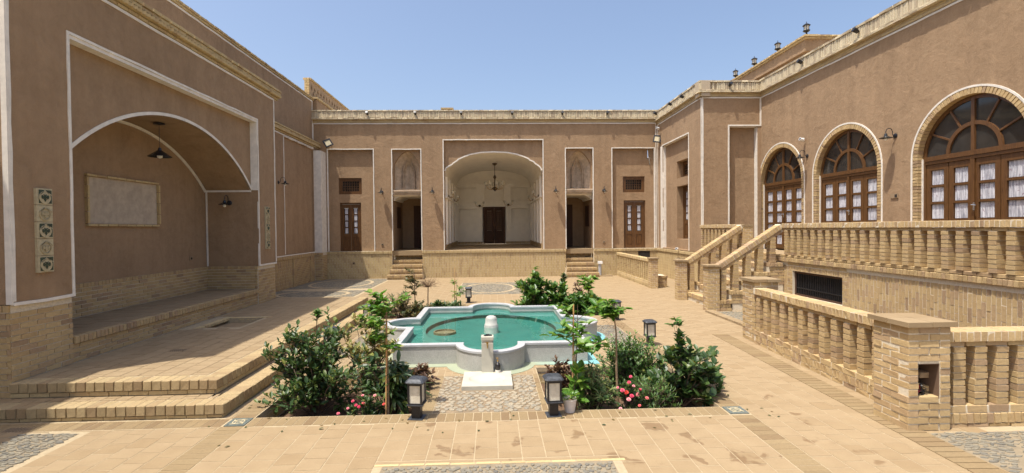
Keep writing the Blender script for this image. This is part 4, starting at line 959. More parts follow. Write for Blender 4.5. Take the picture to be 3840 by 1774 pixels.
def lin_balustrade(label,p0,p1,zb,zt,n,w=.115,l=.185,base=True,mat='brick',nm='balustrade',thick=.2,first=None,cop=.10,step=None,group='brick balustrades'):
    t=thing(nm,label,'balustrade',((p0[0]+p1[0])/2,(p0[1]+p1[1])/2,0),group)
    a=Vector(p0);b=Vector(p1); L=(b-a).length; rz=math.atan2(b.y-a.y,b.x-a.x)
    F=Matrix.Translation((a.x,a.y,0))@Matrix.Rotation(rz,4,'Z')
    def bx(u0,u1,v0,v1,z0,z1): return bm_(F,u0,u1,v0,v1,z0,z1)
    h=thick/2
    if base:
        c=[bx(i*.068+.004,i*.068+.064,-h-.012,h,zb-.17,zb-.075) for i in range(int(L/.068))]
        emit(t,'base_brick',c,P_BRICK,mat)
        c=[]; 
        for z in ([zb-.072,zb-.005],[0,zb-.175] if zb-.175>.03 else None):
            pass
        q=int(L/.21)
        for i in range(q):
            for (z0,z1,o) in ((zb-.07,zb,0),(0.0,zb-.175,.01)):
                if z1-z0>.02 and zb<.5: c.append(bx(i*L/q+.004,(i+1)*L/q-.004,-h-o,h,z0,z1))
                elif zb>=.5 and z0>0: c.append(bx(i*L/q+.004,(i+1)*L/q-.004,-h-o,h,z0,z1))
        emit(t,'base_course_brick',c,P_BRICK,mat)
        m=MB(F); m.box(0,L,-h+.004,h-.006,0 if zb<.5 else zb-.07,zb-.004); m.build('mortar_core','mortar',t)
    c=[bx(i*.068+.003,i*.068+.065,-h-.01,h+.01,zt-cop,zt) for i in range(int(L/.068))]
    emit(t,'coping_brick',c,P_BRICK,mat)
    q=int(L/.21); c=[bx(i*L/q+.003,(i+1)*L/q-.003,-h+.02,h-.02,zt-cop-.048,zt-cop-.003) for i in range(q)]; emit(t,'underside_brick',c,P_BRICK,mat)
    MB(F).box(0,L,-h-.006,h+.006,zt-cop+.004,zt-.004).build('coping_core','mortar',t)
    sp=step or L/n
    for i in range(n):
        u=(first if first is not None else sp/2)+i*sp; p=F@Vector((u,0,0)); baluster(t,p.x,p.y,zb,zt-cop-.048,w,l,rz,mat)
    return t
lin_balustrade('low brick balustrade running back from the big near pier',(4.295,4.92),(4.43,8.04),.225,.92,13)
lin_balustrade('low brick balustrade leading right from the big near pier out of frame',(4.32,4.64),(7.1,4.64),.205,.92,13,first=.145,step=.215,w=.12,l=.185)
lin_balustrade('long brick balustrade along the terrace edge before the arched doorways',(6.745,11.12),(6.745,4.2),1.285,2.0,29,base=False,step=.2325,first=.14,thick=.19)
lin_balustrade('short brick balustrade on the terrace behind the staircase',(6.745,15.62),(6.745,13.18),1.285,2.0,10,base=False,thick=.19)
lin_balustrade('pale brick balustrade round the cellar steps by the far wall',(5.10,19.85),(5.10,15.70),.20,.93,17,w=.1,l=.165,mat='brick_pale',thick=.18)
# staircase
ST=thing('brick_staircase','brick staircase with sloping balustraded rails rising to the terrace','staircase',(5.8,12.1,0))
core=MB(); nb=[];rb=[];tt=[];sb=[]
for k in range(5):
    x=5.16+k*.30; z=.21*(k+1)
    core.box(x+.02,6.8,11.36,12.92,z-.20 if k else 0,z-.014)
    nb+= [bm_(FRt(x),11.38+i*.0665+.003,11.38+i*.0665+.063,z-.105,z,0,.2) for i in range(23)]
    rb+=run_h(FRt(x+.03),11.38,12.92,z-.21,z-.108,H=.05)
    for i in range(7): tt.append(bm_(FG(z),x+.2,x+.36,11.38+i*.22+.004,11.38+i*.22+.216,-.001,.03))
    # cheek blocks beside each tread
    for yy,sg in ((11.10,1),(12.92,1)):
        sb+=soldiers(FB(yy),x-.03,x+.31,z-.045,z+.05,.068,dd=.24,p=.01)
        core.box(x-.02,x+.32,yy+.02,yy+.24,0,z+.04)
        sb+=run_h(FB(yy),x,x+.31 if k<4 else 6.7,max(0,z-.25),z-.05,p=-.01,L=.2)
        if k: sb+=run_h(FB(yy),x,6.72,z-.46 if k>1 else 0,z-.25,p=-.012) if k in(2,4) else []
core.build('stair_core','mortar',ST)
emit(ST,'nosing_brick',nb,P_BRICK,'brick'); emit(ST,'riser_brick',rb,P_BRICK,'brick'); emit(ST,'tread_tile',tt,P_FLAT,'paver'); emit(ST,'cheek_brick',sb,P_BRICK,'brick',rest='cheek_brickwork')
for yy,yc in ((11.225,0),(13.03,1)):
    x0,z0,x1,z1=5.15,1.06,6.62,1.99; L=math.hypot(x1-x0,z1-z0); an=math.atan2(z1-z0,x1-x0)
    F=Matrix.Translation((x0,yy,z0))@Matrix.Rotation(-an,4,'Y')
    c=[bm_(F,i*.068+.003,i*.068+.065,-.11,.11,-.115,0) for i in range(int(L/.068))]
    c+=[bm_(F,i*.21,(i+1)*.21-.005,-.09,.09,-.19,-.12) for i in range(int(L/.21))]
    emit(ST,'front_rail_brick' if yc==0 else 'rear_rail_brick',c,P_BRICK,'brick')
    MB(F).box(0,L,-.104,.104,-.112,-.006).box(.01,L-.02,-.084,.084,-.186,-.112).build('rail_core','mortar',ST)
    for k in range(5):
        x=5.295+k*.29; zb=.21*(k+1)+.05; zt=z0+(x-x0)*(z1-z0)/(x1-x0)-.20
        baluster(ST,x,yy,zb,zt,.12,.19,0)
# cellar steps by the far wall (seen behind the far balustrade)
CS=thing('stone_bench_block','low brick block beside the dark cellar hatch under the right wing','brick block',(5.5,15.9,0))
m=MB(); m.box(5.24,5.62,15.75,16.4,0,.36); m.build('block','mortar',CS); emit(CS,'brick',run_h(FB(15.74),5.24,5.62,0,.30)+soldiers(FB(15.72),5.22,5.64,.30,.38),P_BRICK,'brick')
# ================= POOL =================
def quat(mg,n=18):
    hw,hh,r=1.41+mg,1.71+mg,.49+mg; o=[]
    def arc(cx,cy,a0): 
        return [(cx+r*math.cos(a0+PI*i/n),cy+r*math.sin(a0+PI*i/n)) for i in range(n+1)]
    def lobe(cx,cy,a0,ex):
        a=arc(cx,cy,a0)
        return a
    if mg>=0:
        # outer: lobe circle centred on the unexpanded side
        def cut(cx,cy,a0,hx):
            pts=[]
            ph=math.asin(min(1,mg/r)) if mg>0 else 0
            return [(cx+r*math.cos(a0+ph+(PI-2*ph)*i/n),cy+r*math.sin(a0+ph+(PI-2*ph)*i/n)) for i in range(n+1)]
        o+=cut(1.41,0,-PI/2,0)+[(hw,hh)]+cut(0,1.71,0,0)+[(-hw,hh)]+cut(-1.41,0,PI/2,0)+[(-hw,-hh)]+cut(0,-1.71,PI,0)+[(hw,-hh)]
    else:
        o+=[(hw,-r)]+arc(1.41,0,-PI/2)+[(hw,r),(hw,hh),(r,hh)]+arc(0,1.71,0)+[(-r,hh),(-hw,hh),(-hw,r)]+arc(-1.41,0,PI/2)+[(-hw,-r),(-hw,-hh),(-r,-hh)]+arc(0,-1.71,PI)+[(r,-hh),(hw,-hh)]
    return [(x+PX,y+PY) for x,y in o]
PO=thing('garden_pool','turquoise courtyard pool with white marble rim and four rounded lobes','pool',(PX,PY,0))
MB().slab(quat(0),[quat(-.09)],0.0,.252).build('side_wall','marble',PO)
rm=MB().slab(quat(.012),[quat(-.10)],.2525,.292); o=rm.build('rim','marble_top',PO,bevel=.014)
MB().slab(quat(.15),[quat(-.02)],-.01,.006).build('gutter','apron_paint',PO)
cr=[(PX+1.16*math.cos(2*PI*i/64),PY+.06+1.38*math.sin(2*PI*i/64)) for i in range(64)]
MB().slab(quat(-.085),[cr],.0,.150).build('shallow_floor','pool_paint_light',PO)
MB().slab([(PX+(x-PX)*1.01,PY+(y-PY)*1.01) for x,y in cr],[],.08,.085).build('deep_floor','pool_paint',PO)
m=MB(); n=64; m.add([(x,y,.085) for x,y in cr]+[(x,y,.1505) for x,y in cr]+[(PX+(x-PX)*1.012,PY+(y-PY)*1.012,.1512) for x,y in cr],[(i,(i+1)%n,n+(i+1)%n,n+i) for i in range(n)]+[(n+i,n+(i+1)%n,2*n+(i+1)%n,2*n+i) for i in range(n)]); m.build('inner_step','pool_paint_dark',PO)
m=MB(); m.slab(quat(-.0905),[quat(-.094)],.1502,.185); m.build('waterline_paint','pool_paint',PO)
wv=quat(-.088); m=MB(); m.slab(wv,[],.186,.187,back=False); m.f=[f for f in m.f if len(f)==3]; m.v=m.v; m.build('water','water',PO)
FS=thing('fountain_stone','rounded pale stone fountain head standing in the middle of the pool','fountain',(PX,PY,-.07))
MB().lathe([(.15,-.07),(.15,-.02),(.135,.0),(.128,.2),(.12,.22),(.12,.235),(.108,.24),(.104,.33),(.085,.37),(.05,.388),(0,.392)],(PX,PY,0),24).build('stone_body','marble',FS,smooth=True)
PR=thing('sunken_planter_ring','brown ring planter lying under the water at the left of the pool','planter',(-.88,8.9,-.07))
m=MB(); m.lathe([(.2,.085),(.2,.125),(.178,.125),(.178,.10),(0,.10)],(-.88,8.82,0),28); m.build('ring','bark',PR,smooth=False)
TP=thing('tap_pillar','square pale stone pillar carrying a brass tap at the front of the pool','tap pillar',(-.09,6.6,0))
m=MB(); m.box(-.168,-.012,6.50,6.64,0,.44); m.box(-.155,-.025,6.503,6.637,.44,.47); m.box(-.172,-.008,6.495,6.645,.47,.52); m.build('pillar','marble_basin',TP,bevel=.006)
m=MB(); m.tube([(-.09,6.5,.43),(-.09,6.46,.43),(-.09,6.43,.425),(-.09,6.425,.385)],.010,8); m.lathe([(.014,0),(.014,.012)],(-.09,6.463,.436),8); m.box(-.115,-.065,6.458,6.468,.455,.462); m.tube([(-.09,6.463,.44),(-.09,6.463,.46)],.006,6); m.build('tap','brass',TP)
KY=thing('dark_trinket','small heap of dark metal chain lying on top of the tap pillar','chain',(-.09,6.57,.52))
m=MB()
for i in range(9): a=i*.9; m.lathe([(.012,0),(.016,.006),(.012,.012)],(-.09+.05*math.cos(a)*random.random(),6.57+.04*math.sin(a)*random.random(),.521+.004*(i%3)),7)
m.box(-.14,-.09,6.55,6.575,.521,.53); m.build('chain','black_metal',KY)
FBn=thing('foot_basin','square pale marble slab with a shallow oval hollow before the tap','basin',(-.09,6.25,0))
ov=[(-.09+.24*math.cos(a),6.24+.20*math.sin(a)) for a in [2*PI*i/36 for i in range(36)]]
m=MB().slab(rect(-.40,.22,5.93,6.55),[ov],.0,.05); m.build('slab','marble_basin',FBn)
m=MB(); vs=[];fs=[]; N=36
for j,(k,z) in enumerate(((1,.05),(.9,.035),(.7,.022),(.4,.014),(.0,.012))):
    for i in range(N): a=2*PI*i/N; vs.append((-.09+.24*k*math.cos(a),6.24+.20*k*math.sin(a),z))
for j in range(4):
    for i in range(N): fs.append((j*N+i,j*N+(i+1)%N,(j+1)*N+(i+1)%N,(j+1)*N+i))
m.add(vs,fs); m.build('hollow','marble_basin',FBn,smooth=True)
BT=thing('soap_bottle','black soap bottle with a pump standing beside the tap pillar','bottle',(.045,6.55,0))
MB().lathe([(.036,.0),(.036,.15),(.03,.165),(.014,.172),(.014,.19)],(.045,6.5,0),16).build('bottle_body','dark_plastic',BT,smooth=True)
m=MB(); m.lathe([(.012,.19),(.012,.21),(.004,.212),(.004,.235)],(.045,6.5,0),10); m.box(.02,.055,6.494,6.506,.232,.242); m.build('pump','brass',BT)
MB().lathe([(.0366,.05),(.0366,.085)],(.045,6.5,0),16,a0=0).build('label','label_paper',BT)
m=MB(); m.box(.0,.09,6.44,6.545,.105,.108); m.box(.0,.09,6.44,6.545,.03,.034)
# ================= BOLLARD LAMPS =================
def make_bollard():
    t=thing('bollard_lamp','','garden lamp',(0,0,0),'black bollard lamps round the garden')
    MB().box(-.078,.078,-.078,.078,0.0,.008).build('base_plate','cap_metal',t)
    MB().box(-.046,.046,-.046,.046,.008,.135).build('post','black_metal',t,bevel=.004)
    m=MB(); 
    m.add([(-.05,-.05,.130),(.05,-.05,.130),(.05,.05,.130),(-.05,.05,.130),(-.083,-.083,.148),(.083,-.083,.148),(.083,.083,.148),(-.083,.083,.148),(-.083,-.083,.158),(.083,-.083,.158),(.083,.083,.158),(-.083,.083,.158)],[(3,2,1,0),(0,1,5,4),(1,2,6,5),(2,3,7,6),(3,0,4,7),(4,5,9,8),(5,6,10,9),(6,7,11,10),(7,4,8,11),(8,9,10,11)])
    m.build('collar','cap_metal',t)
    m=MB()
    for s in (-1,1):
        for q in (-1,1): m.box(s*.066-.009,s*.066+.009,q*.066-.009,q*.066+.009,.158,.372)
    for s in (-1,1): m.box(-.057,.057,s*.067-.006,s*.067+.006,.158,.170); m.box(-.057,.057,s*.067-.006,s*.067+.006,.352,.372); m.box(s*.067-.006,s*.067+.006,-.057,.057,.158,.170); m.box(s*.067-.006,s*.067+.006,-.057,.057,.352,.372)
    m.build('lantern_frame','black_metal',t)
    for a in range(4):
        F=Matrix.Rotation(a*PI/2,4,'Z'); MB(F).box(-.057,.057,-.064,-.060,.170,.352).build('glass_panel','frosted',t)
    m=MB()
    r=[(.080,.370),(.098,.378),(.100,.388),(.090,.402),(.072,.414),(.066,.418)]
    vs=[];fs=[]
    for (w_,z) in r:
        c=w_*.80
        vs+=[(-c,-w_,z),(c,-w_,z),(w_,-c,z),(w_,c,z),(c,w_,z),(-c,w_,z),(-w_,c,z),(-w_,-c,z)]
    for j in range(len(r)-1):
        for i in range(8): fs.append((j*8+i,j*8+(i+1)%8,(j+1)*8+(i+1)%8,(j+1)*8+i))
    fs.append(tuple((len(r)-1)*8+i for i in range(8))); fs.append(tuple(range(8))[::-1]); m.add(vs,fs); m.build('cap','cap_metal',t)
    return t
b0=make_bollard()
BL=[(-.805,5.11,R(-9),'black lamp beside the flowering front left bed, left of the stone path'),(.61,5.10,R(4),'black lamp by the white flowerpot, right of the stone path'),(2.57,8.03,R(3),'black lamp standing beyond the right front shrubs, on the right side of the garden'),
 (2.58,10.28,R(2),'black lamp beside the back right shrubs'),(-.66,13.02,R(0),'lone black lamp behind the pool, right of the back left bed'),(-2.60,10.25,R(1),'black lamp half hidden by leaves in front of the long left steps'),(-2.60,7.9,R(-3),'black lamp whose cap shows behind the front left shrub')]
b0.location=BL[0][:3-1]+(0,); b0.rotation_euler[2]=BL[0][2]; b0['label']=BL[0][3]
for x,y,rz,lb in BL[1:]: copy_tree(b0,(x,y,0),rz,lb)
# ================= WALL SCONCES =================
def make_sconce():
    t=thing('wall_sconce','','wall lamp',(0,0,0),'black gooseneck wall lamps')   # wall behind at +Y, lamp reaches to -Y
    F=Matrix.Rotation(PI/2,4,'X')
    MB(F).lathe([(.055,0),(.055,.012),(.03,.024),(.0,.026)],(0,0,0),16).build('wall_plate','black_metal',t)
    pts=[(0,-.02,0),(0,-.06,.02)]+[(0,-.14+.075*math.cos(a),.09+.075*math.sin(a)) for a in [0,PI*.25,PI*.5,PI*.75,PI]]+[(0,-.215,.03)]
    MB().tube([(0,-.01,0),(0,-.05,.0),(0,-.065,.04)]+pts[2:],.008,7).build('arm','black_metal',t)
    MB().lathe([(.02,.05),(.028,.03),(.034,.0),(.05,-.012),(.125,-.045),(.125,-.050),(.05,-.02),(.0,-.02)],(0,-.215,.0),20).build('shade','shade_metal',t,smooth=False)
    MB().lathe([(.016,-.02),(.018,-.045),(.033,-.068),(.03,-.09),(.015,-.103),(0,-.105)],(0,-.215,0),12).build('bulb','bulb',t,smooth=True)
    return t
s0=make_sconce()
SC=[(-4.41,19.9,3.45,0,'black gooseneck lamp left of the left passage on the back wall'),(-2.40,19.9,3.46,0,'black gooseneck lamp between the left passage and the white hall'),(2.54,19.9,3.46,0,'black gooseneck lamp between the white hall and the right passage'),(4.50,19.9,3.45,0,'black gooseneck lamp right of the right passage on the back wall'),
 (-6.88,16.17,3.50,R(90),'black gooseneck lamp on the left wing wall'),(-5.88,11.28,2.58,0,'black gooseneck lamp inside the arched recess on its far end wall'),(8.68,13.31,3.86,R(-90),'black gooseneck lamp between the two smaller arched doorways'),(8.68,10.33,3.86,R(-90),'black gooseneck lamp left of the largest arched doorway')]
s0.location=SC[0][:3]; s0['label']=SC[0][4]
for x,y,z,rz,lb in SC[1:]: copy_tree(s0,(x,y,z),rz,lb)
# pendant
t=thing('pendant_lamp','black cone pendant lamp hanging in the arched recess','pendant lamp',(-5.9,9.02,3.86))
MB().lathe([(.09,.0),(.09,-.02),(.02,-.035),(0,-.035)],(-5.9,9.02,3.875),16).build('ceiling_rose','black_metal',t)
MB().tube([(-5.9,9.02,3.85),(-5.9,9.02,3.42)],.004,5).build('cord','black_metal',t)
MB().lathe([(.022,3.44),(.03,3.40),(.05,3.385),(.185,3.285),(.185,3.28),(.05,3.37),(0,3.37)],(-5.9,9.02,0),24).build('shade','shade_metal',t)
MB().lathe([(.02,3.36),(.045,3.30),(.04,3.265),(0,3.25)],(-5.9,9.02,0),12).build('bulb','bulb',t,smooth=True)
# parapet spotlights
def make_spot():
    t=thing('parapet_spotlight','','spotlight',(0,0,0),'small black spotlights along the parapets')
    F=Matrix.Rotation(R(62),4,'X')
    MB(F).lathe([(.025,-.08),(.045,-.07),(.055,.06),(.0,.061)],(0,0,0),12,fr=Matrix.Translation((0,-.08,0))@F).build('lamp_head','black_metal',t)
    MB().tube([(0,.02,0),(0,-.04,.01),(0,-.08,0)],.012,6).build('bracket','black_metal',t)
    return t
sp=make_spot()
L_=[(-4.93,19.83,6.56,0),(-3.04,19.83,6.56,0),(-1.22,19.83,6.56,0),(.82,19.83,6.56,0),(2.83,19.83,6.56,0),(4.65,19.83,6.56,0),(6.63,19.7,6.52,R(-60)),(6.63,18.0,6.47,R(-90)),(6.63,16.85,6.44,R(-90)),(7.6,15.57,6.47,0),(8.6,13.4,6.48,R(-90)),(8.6,11.3,6.5,R(-90))]
NM=['above the left window panel of the back wall','above the left passage','left of the chimney above the white hall','above the right half of the white hall','above the right passage','above the far right door of the back wall','in the corner where back and right parapets meet','on the right inner parapet, farther one','on the right inner parapet, nearer one','on the parapet of the projecting block','on the long right parapet above the smallest arch','on the long right parapet, nearest one']
sp.location=L_[0][:3]; sp['label']='small black spotlight '+NM[0]
for (x,y,z,rz),n in zip(L_[1:],NM[1:]): copy_tree(sp,(x,y,z),rz,'small black spotlight '+n)
# rooftop lanterns
def make_rl():
    t=thing('roof_lantern','','lantern',(0,0,0),'black lanterns on the roof pavilion')
    MB().lathe([(.09,0),(.06,.05),(.03,.09),(.03,.12),(.10,.16),(.15,.2),(.15,.22),(.0,.22)],(0,0,0),8).build('stand','black_metal',t)
    MB().lathe([(.105,.22),(.105,.42)],(0,0,0),6).build('glass_body','frosted',t)
    m=MB(); 
    for i in range(6): a=i*PI/3; m.tube([(.11*math.cos(a),.11*math.sin(a),.21),(.11*math.cos(a),.11*math.sin(a),.43)],.010,5)
    m.build('frame','black_metal',t)
    MB().lathe([(.16,.42),(.165,.44),(.09,.50),(.03,.53),(.012,.56),(.015,.6),(0,.62)],(0,0,0),8).build('roof_cap','black_metal',t)
    return t
r0_=make_rl(); RLp=[(11.9,18.30,9.12),(11.9,20.18,9.12),(11.9,22.02,9.12),(11.9,23.75,9.12)]; nn=['nearest and largest of the row','second from the near corner','third from the near corner','farthest and smallest of the row']
r0_.location=RLp[0]; r0_['label']='black roof lantern, '+nn[0]; r0_.scale=(.85,)*3
for p,n in zip(RLp[1:],nn[1:]): c=copy_tree(r0_,p,0,'black roof lantern, '+n)
# floodlights, cameras
def flood(x,y,z,rz,tilt,roll,lb):
    t=thing('floodlight',lb,'floodlight',(x,y,z)); F=Matrix.Translation((x,y,z))@Matrix.Rotation(rz,4,'Z')@Matrix.Rotation(tilt,4,'X')@Matrix.Rotation(roll,4,'Y')
    m=MB(F).slab(rect(-.15,.15,-.15,.15),[rect(-.11,.11,-.11,.11)],-.02,.03,fr=F@Matrix.Rotation(PI/2,4,'X')); m.box(-.11,.11,0,.03,-.11,.11); m.build('housing','black_metal',t)
    MB(F).box(-.108,.108,-.012,-.004,-.108,.108).build('led_panel','tile_cream',t); MB().tube([(x,y+.03,z),(x,y+.25,z+.08)],.012,6).build('bracket','black_metal',t)
flood(-6.42,19.62,5.36,R(20),R(-18),R(-28),'black square floodlight tilted at the top left corner of the back wall')
flood(6.60,19.55,5.47,R(-20),R(-15),R(10),'black square floodlight in the right corner below a white camera')
def cctv(x,y,z,rz,lb):
    t=thing('security_camera',lb,'security camera',(x,y,z)); F=Matrix.Translation((x,y,z))@Matrix.Rotation(rz,4,'Z')
    MB(F).lathe([(.04,-.02),(.045,.0),(.04,.03)],(0,.0,.03),12).build('mount','white_plastic',t)
    MB(F@Matrix.Rotation(R(75),4,'X')).lathe([(.0,-.02),(.035,-.02),(.04,.0),(.04,.12),(.0,.121)],(0,0,0),14).build('camera_body','white_plastic',t)
    MB(F@Matrix.Rotation(R(75),4,'X')).lathe([(.03,.121),(.03,.123),(0,.123)],(0,0,0),12).build('lens','dark_plastic',t)
cctv(6.62,19.45,5.85,R(-50),'white security camera high in the right corner of the back wall'); cctv(8.60,13.38,4.31,R(-70),'white security camera above the smallest arched doorway'); cctv(6.60,17.45,1.14,R(-40),'white security camera on the low ledge of the right wing')
# grey post by right steps
t=thing('grey_pipe_post','short grey pipe post with a white cap beside the right brick steps','pipe post',(4.27,19.62,0))
MB().lathe([(.062,.04),(.062,.50),(0,.5)],(4.27,19.62,0),16).build('pipe','grey_plastic',t,smooth=False); MB().box(4.19,4.36,19.53,19.68,.50,.60).build('cap','white_plastic',t); MB().box(4.16,4.75,19.45,19.75,0,.04).build('base_slab','paver',t)
# chandelier
t=thing('chandelier','glass and brass chandelier hanging in the white vaulted hall','chandelier',(.11,23.6,5.05))
cx,cy=.11,23.6; MB().lathe([(.12,5.06),(.1,5.0),(.03,4.95),(0,4.95)],(cx,cy,0),14).build('ceiling_rose','bronze_metal',t); MB().tube([(cx,cy,4.96),(cx,cy,3.85)],.018,6).build('stem','bronze_metal',t)
MB().lathe([(0,3.72),(.06,3.78),(.15,3.86),(.10,3.90),(.03,3.95),(.03,4.3),(.08,4.4),(.03,4.5)],(cx,cy,0),14).build('centre_bowl','bronze_metal',t,smooth=True)
for i in range(8):
    a=i*PI/4+.2; q=lambda r,z:(cx+r*math.cos(a),cy+r*math.sin(a),z)
    A=MB().tube([q(.05,3.9),q(.2,3.80),q(.36,3.85),q(.42,4.0)],.010,6).build('arm','brass',t)
    MB().lathe([(.02,4.0),(.06,4.02),(.075,4.12),(.06,4.2)],(q(.42,0)[0],q(.42,0)[1],0),10).build('glass_shade','frosted',A); MB().lathe([(.012,4.02),(.012,4.14),(0,4.17)],(q(.42,0)[0],q(.42,0)[1],0),8).build('candle_bulb','bulb',A)
wc=thing('wall_chandelier','','wall lamp',(0,0,0),'small branched wall lamps in the white hall')
for s in (-1,1):
    A=MB().tube([(0,0,0),(s*.08,-.12,-.06),(s*.2,-.2,.0),(s*.22,-.22,.1)],.010,6).build('arm','brass',wc); MB().lathe([(.015,.1),(.05,.13),(.06,.22)],(s*.22,-.22,0),10).build('glass_shade','frosted',A)
MB(Matrix.Rotation(PI/2,4,'X')).lathe([(.07,0),(.05,.03),(0,.04)],(0,0,0),12).build('wall_plate','bronze_metal',wc)
W_=[(-1.97,22.2,3.4,R(90),'small branched wall lamp on the left side of the white hall, near the arch'),(-1.97,25.2,3.4,R(90),'small branched wall lamp deep on the left side of the white hall'),(2.07,22.2,3.4,R(-90),'small branched wall lamp on the right side of the white hall, near the arch'),(2.07,25.2,3.4,R(-90),'small branched wall lamp deep on the right side of the white hall'),(-.72,27.15,3.2,0,'small branched wall lamp left of the dark hall door'),(.86,27.15,3.25,0,'small branched wall lamp right of the dark hall door')]
wc.location=W_[0][:3]; wc.rotation_euler[2]=W_[0][3]; wc['label']=W_[0][4]
for x,y,z,rz,lb in W_[1:]: copy_tree(wc,(x,y,z),rz,lb)
# cables in the near pier niche
t=thing('cable_bundle','tangle of black and red cables stuffed in the niche of the near pier','cables',(4.07,4.56,.31))
rg=random.Random(4); m=MB(); m2=MB()
for i in range(9):
    p=[(4.03+rg.uniform(-.03,.09),4.55+rg.uniform(-.05,.09),.325+rg.uniform(0,.10)) for _ in range(5)]
    (m2 if i%4==0 else m).tube(p,.007,5)
m.tube([(4.0,4.6,.6),(4.005,4.56,.5),(4.01,4.55,.4),(4.04,4.54,.34)],.005,5); m.build('black_cable','dark_plastic',t); m2.build('red_cable','cable_red',t)
t=thing('metal_wall_ornament','small twisted metal ornament hanging in the upper right recess of the back wall','wall ornament',(6.42,20.0,4.85))
m=MB(); m.tube([(6.36,20.02,5.1),(6.36,19.99,4.8),(6.38,19.93,4.72),(6.42,19.95,4.5)],[.02,.03,.02,.01],6); m.box(6.31,6.42,19.9,19.92,4.72,4.78); m.build('ornament','steel',t)
# lamp shadow-casting pipe on left steps not needed
# ================= PLANTS =================
def leafmat(p,d,L,roll=0,up=Vector((0,0,1))):
    d=d.normalized(); s=up.cross(d)
    if s.length<.05: s=Vector((1,0,0)).cross(d)
    s.normalize(); n=d.cross(s)
    M=Matrix((( d.x,s.x,n.x,p.x),(d.y,s.y,n.y,p.y),(d.z,s.z,n.z,p.z),(0,0,0,1)))
    return M@Matrix.Rotation(roll,4,'X')@Matrix.Scale(L,4)
def rv(rg,s=1): return Vector((rg.gauss(0,s),rg.gauss(0,s),rg.gauss(0,s)))
DEN=1.8
def shrub(label,base,top,rx,ry,shape,lmat,n,L,nb=14,seed=0,bark='bark_dark',cap=120,low=.0,kind='shrub',cat='shrub',droop=.0,whorl=0,bias=None,stemr=.008,dens=.4,ptsurf=.6,name=None,blooms=None,group='garden shrubs'):
    rx*=1.15; ry*=1.1; L*=1.08; nb=int(nb*1.25); rg=random.Random(seed); b=Vector(base); t=thing(name or kind,label,cat,base,group); h=top-b.z; m=MB(); mats=[]; tips=[]
    for i in range(nb):
        a=rg.uniform(0,2*PI); rr=rg.random()**ptsurf; el=rg.uniform(low,1)
        prof=math.sin(min(1,el*1.0)*PI*.5+.0)
        wz=(max(.03,1-(max(0,el-.3)/.74)**2.4))**.5 if el>.3 else .8+el*.66
        e=b+Vector((math.cos(a)*rx*rr*wz,math.sin(a)*ry*rr*wz,h*el*rg.uniform(.9,1.0)))
        if bias: e+=Vector(bias)*el*rg.random()
        s=b+Vector((rg.uniform(-.05,.05),rg.uniform(-.05,.05),0)); mid=s.lerp(e,.5)+Vector((rg.uniform(-.04,.04),rg.uniform(-.04,.04),h*.08))
        P_=[s,s.lerp(mid,.5)+rv(rg,.006),mid,mid.lerp(e,.5)+rv(rg,.012)+Vector((0,0,.015)),e]
        m.tube(P_,[stemr,stemr*.9,stemr*.75,stemr*.55,stemr*.3],5); tips.append((P_,e))
    per=max(1,int(n*DEN)//nb)
    for P_,e in tips:
        tw=max(2,per//7)
        for k in range(tw):
            f=rg.uniform(dens,1)**.8; i=min(3,int(f*4)); q=P_[i].lerp(P_[i+1],f*4-i)
            td=(rv(rg,1)+Vector((0,0,.5))+(e-b).normalized()*.7).normalized(); tl_=rg.uniform(.5,1.1)*min(rx,ry)*.42; te=q+td*tl_
            m.tube([q,q.lerp(te,.6)+rv(rg,.005),te],[stemr*.4,stemr*.3,stemr*.2],3)
            for j in range(7):
                g=.25+.75*j/6; pp=q.lerp(te,g); az=j*2.4+rg.uniform(-.4,.4)
                o=Vector((math.cos(az),math.sin(az),rg.uniform(.0,.7)-droop)); dd=(o+td*(.5+.5*g)).normalized()
                mats.append(leafmat(pp,dd,L*rg.uniform(.65,1.2),rg.uniform(-.6,.6)))
    m.build('stem',bark,t)
    emit(t,'leaf',mats,LEAF[shape],lmat,cap=cap,rest='foliage')
    if blooms: roses(t,blooms,seed)
    return t
def petal_proto():
    vs=[];F=[]
    for r,(k,rad,z,tilt) in enumerate(((5,.5,.0,.25),(5,.36,.12,.55),(4,.2,.2,.9))):
        for i in range(k):
            a=2*PI*i/k+r*.5; c=np.array([math.cos(a),math.sin(a)]); s=np.array([-c[1],c[0]]); n=len(vs)
            w=rad*.62
            for (d,sd) in ((.08,0),(rad*.6,-w),(rad,-w*.5),(rad,w*.5),(rad*.6,w)):
                q=c*d+s*sd; vs.append((q[0],q[1],z+d*tilt))
            F.append([n,n+1,n+2,n+3,n+4])
    return np.array(vs),F
P_ROSE=[petal_proto()]
def roses(t,pts,seed):
    rg=random.Random(seed); ms=[]
    for (x,y,z,s) in pts: ms.append(leafmat(Vector((x,y,z)),Vector((rg.uniform(-.3,.3),-.5,.8)),1)@Matrix.Rotation(PI/2,4,'Y')@Matrix.Scale(s,4))
    emit(t,'bloom',ms,P_ROSE,'petal')
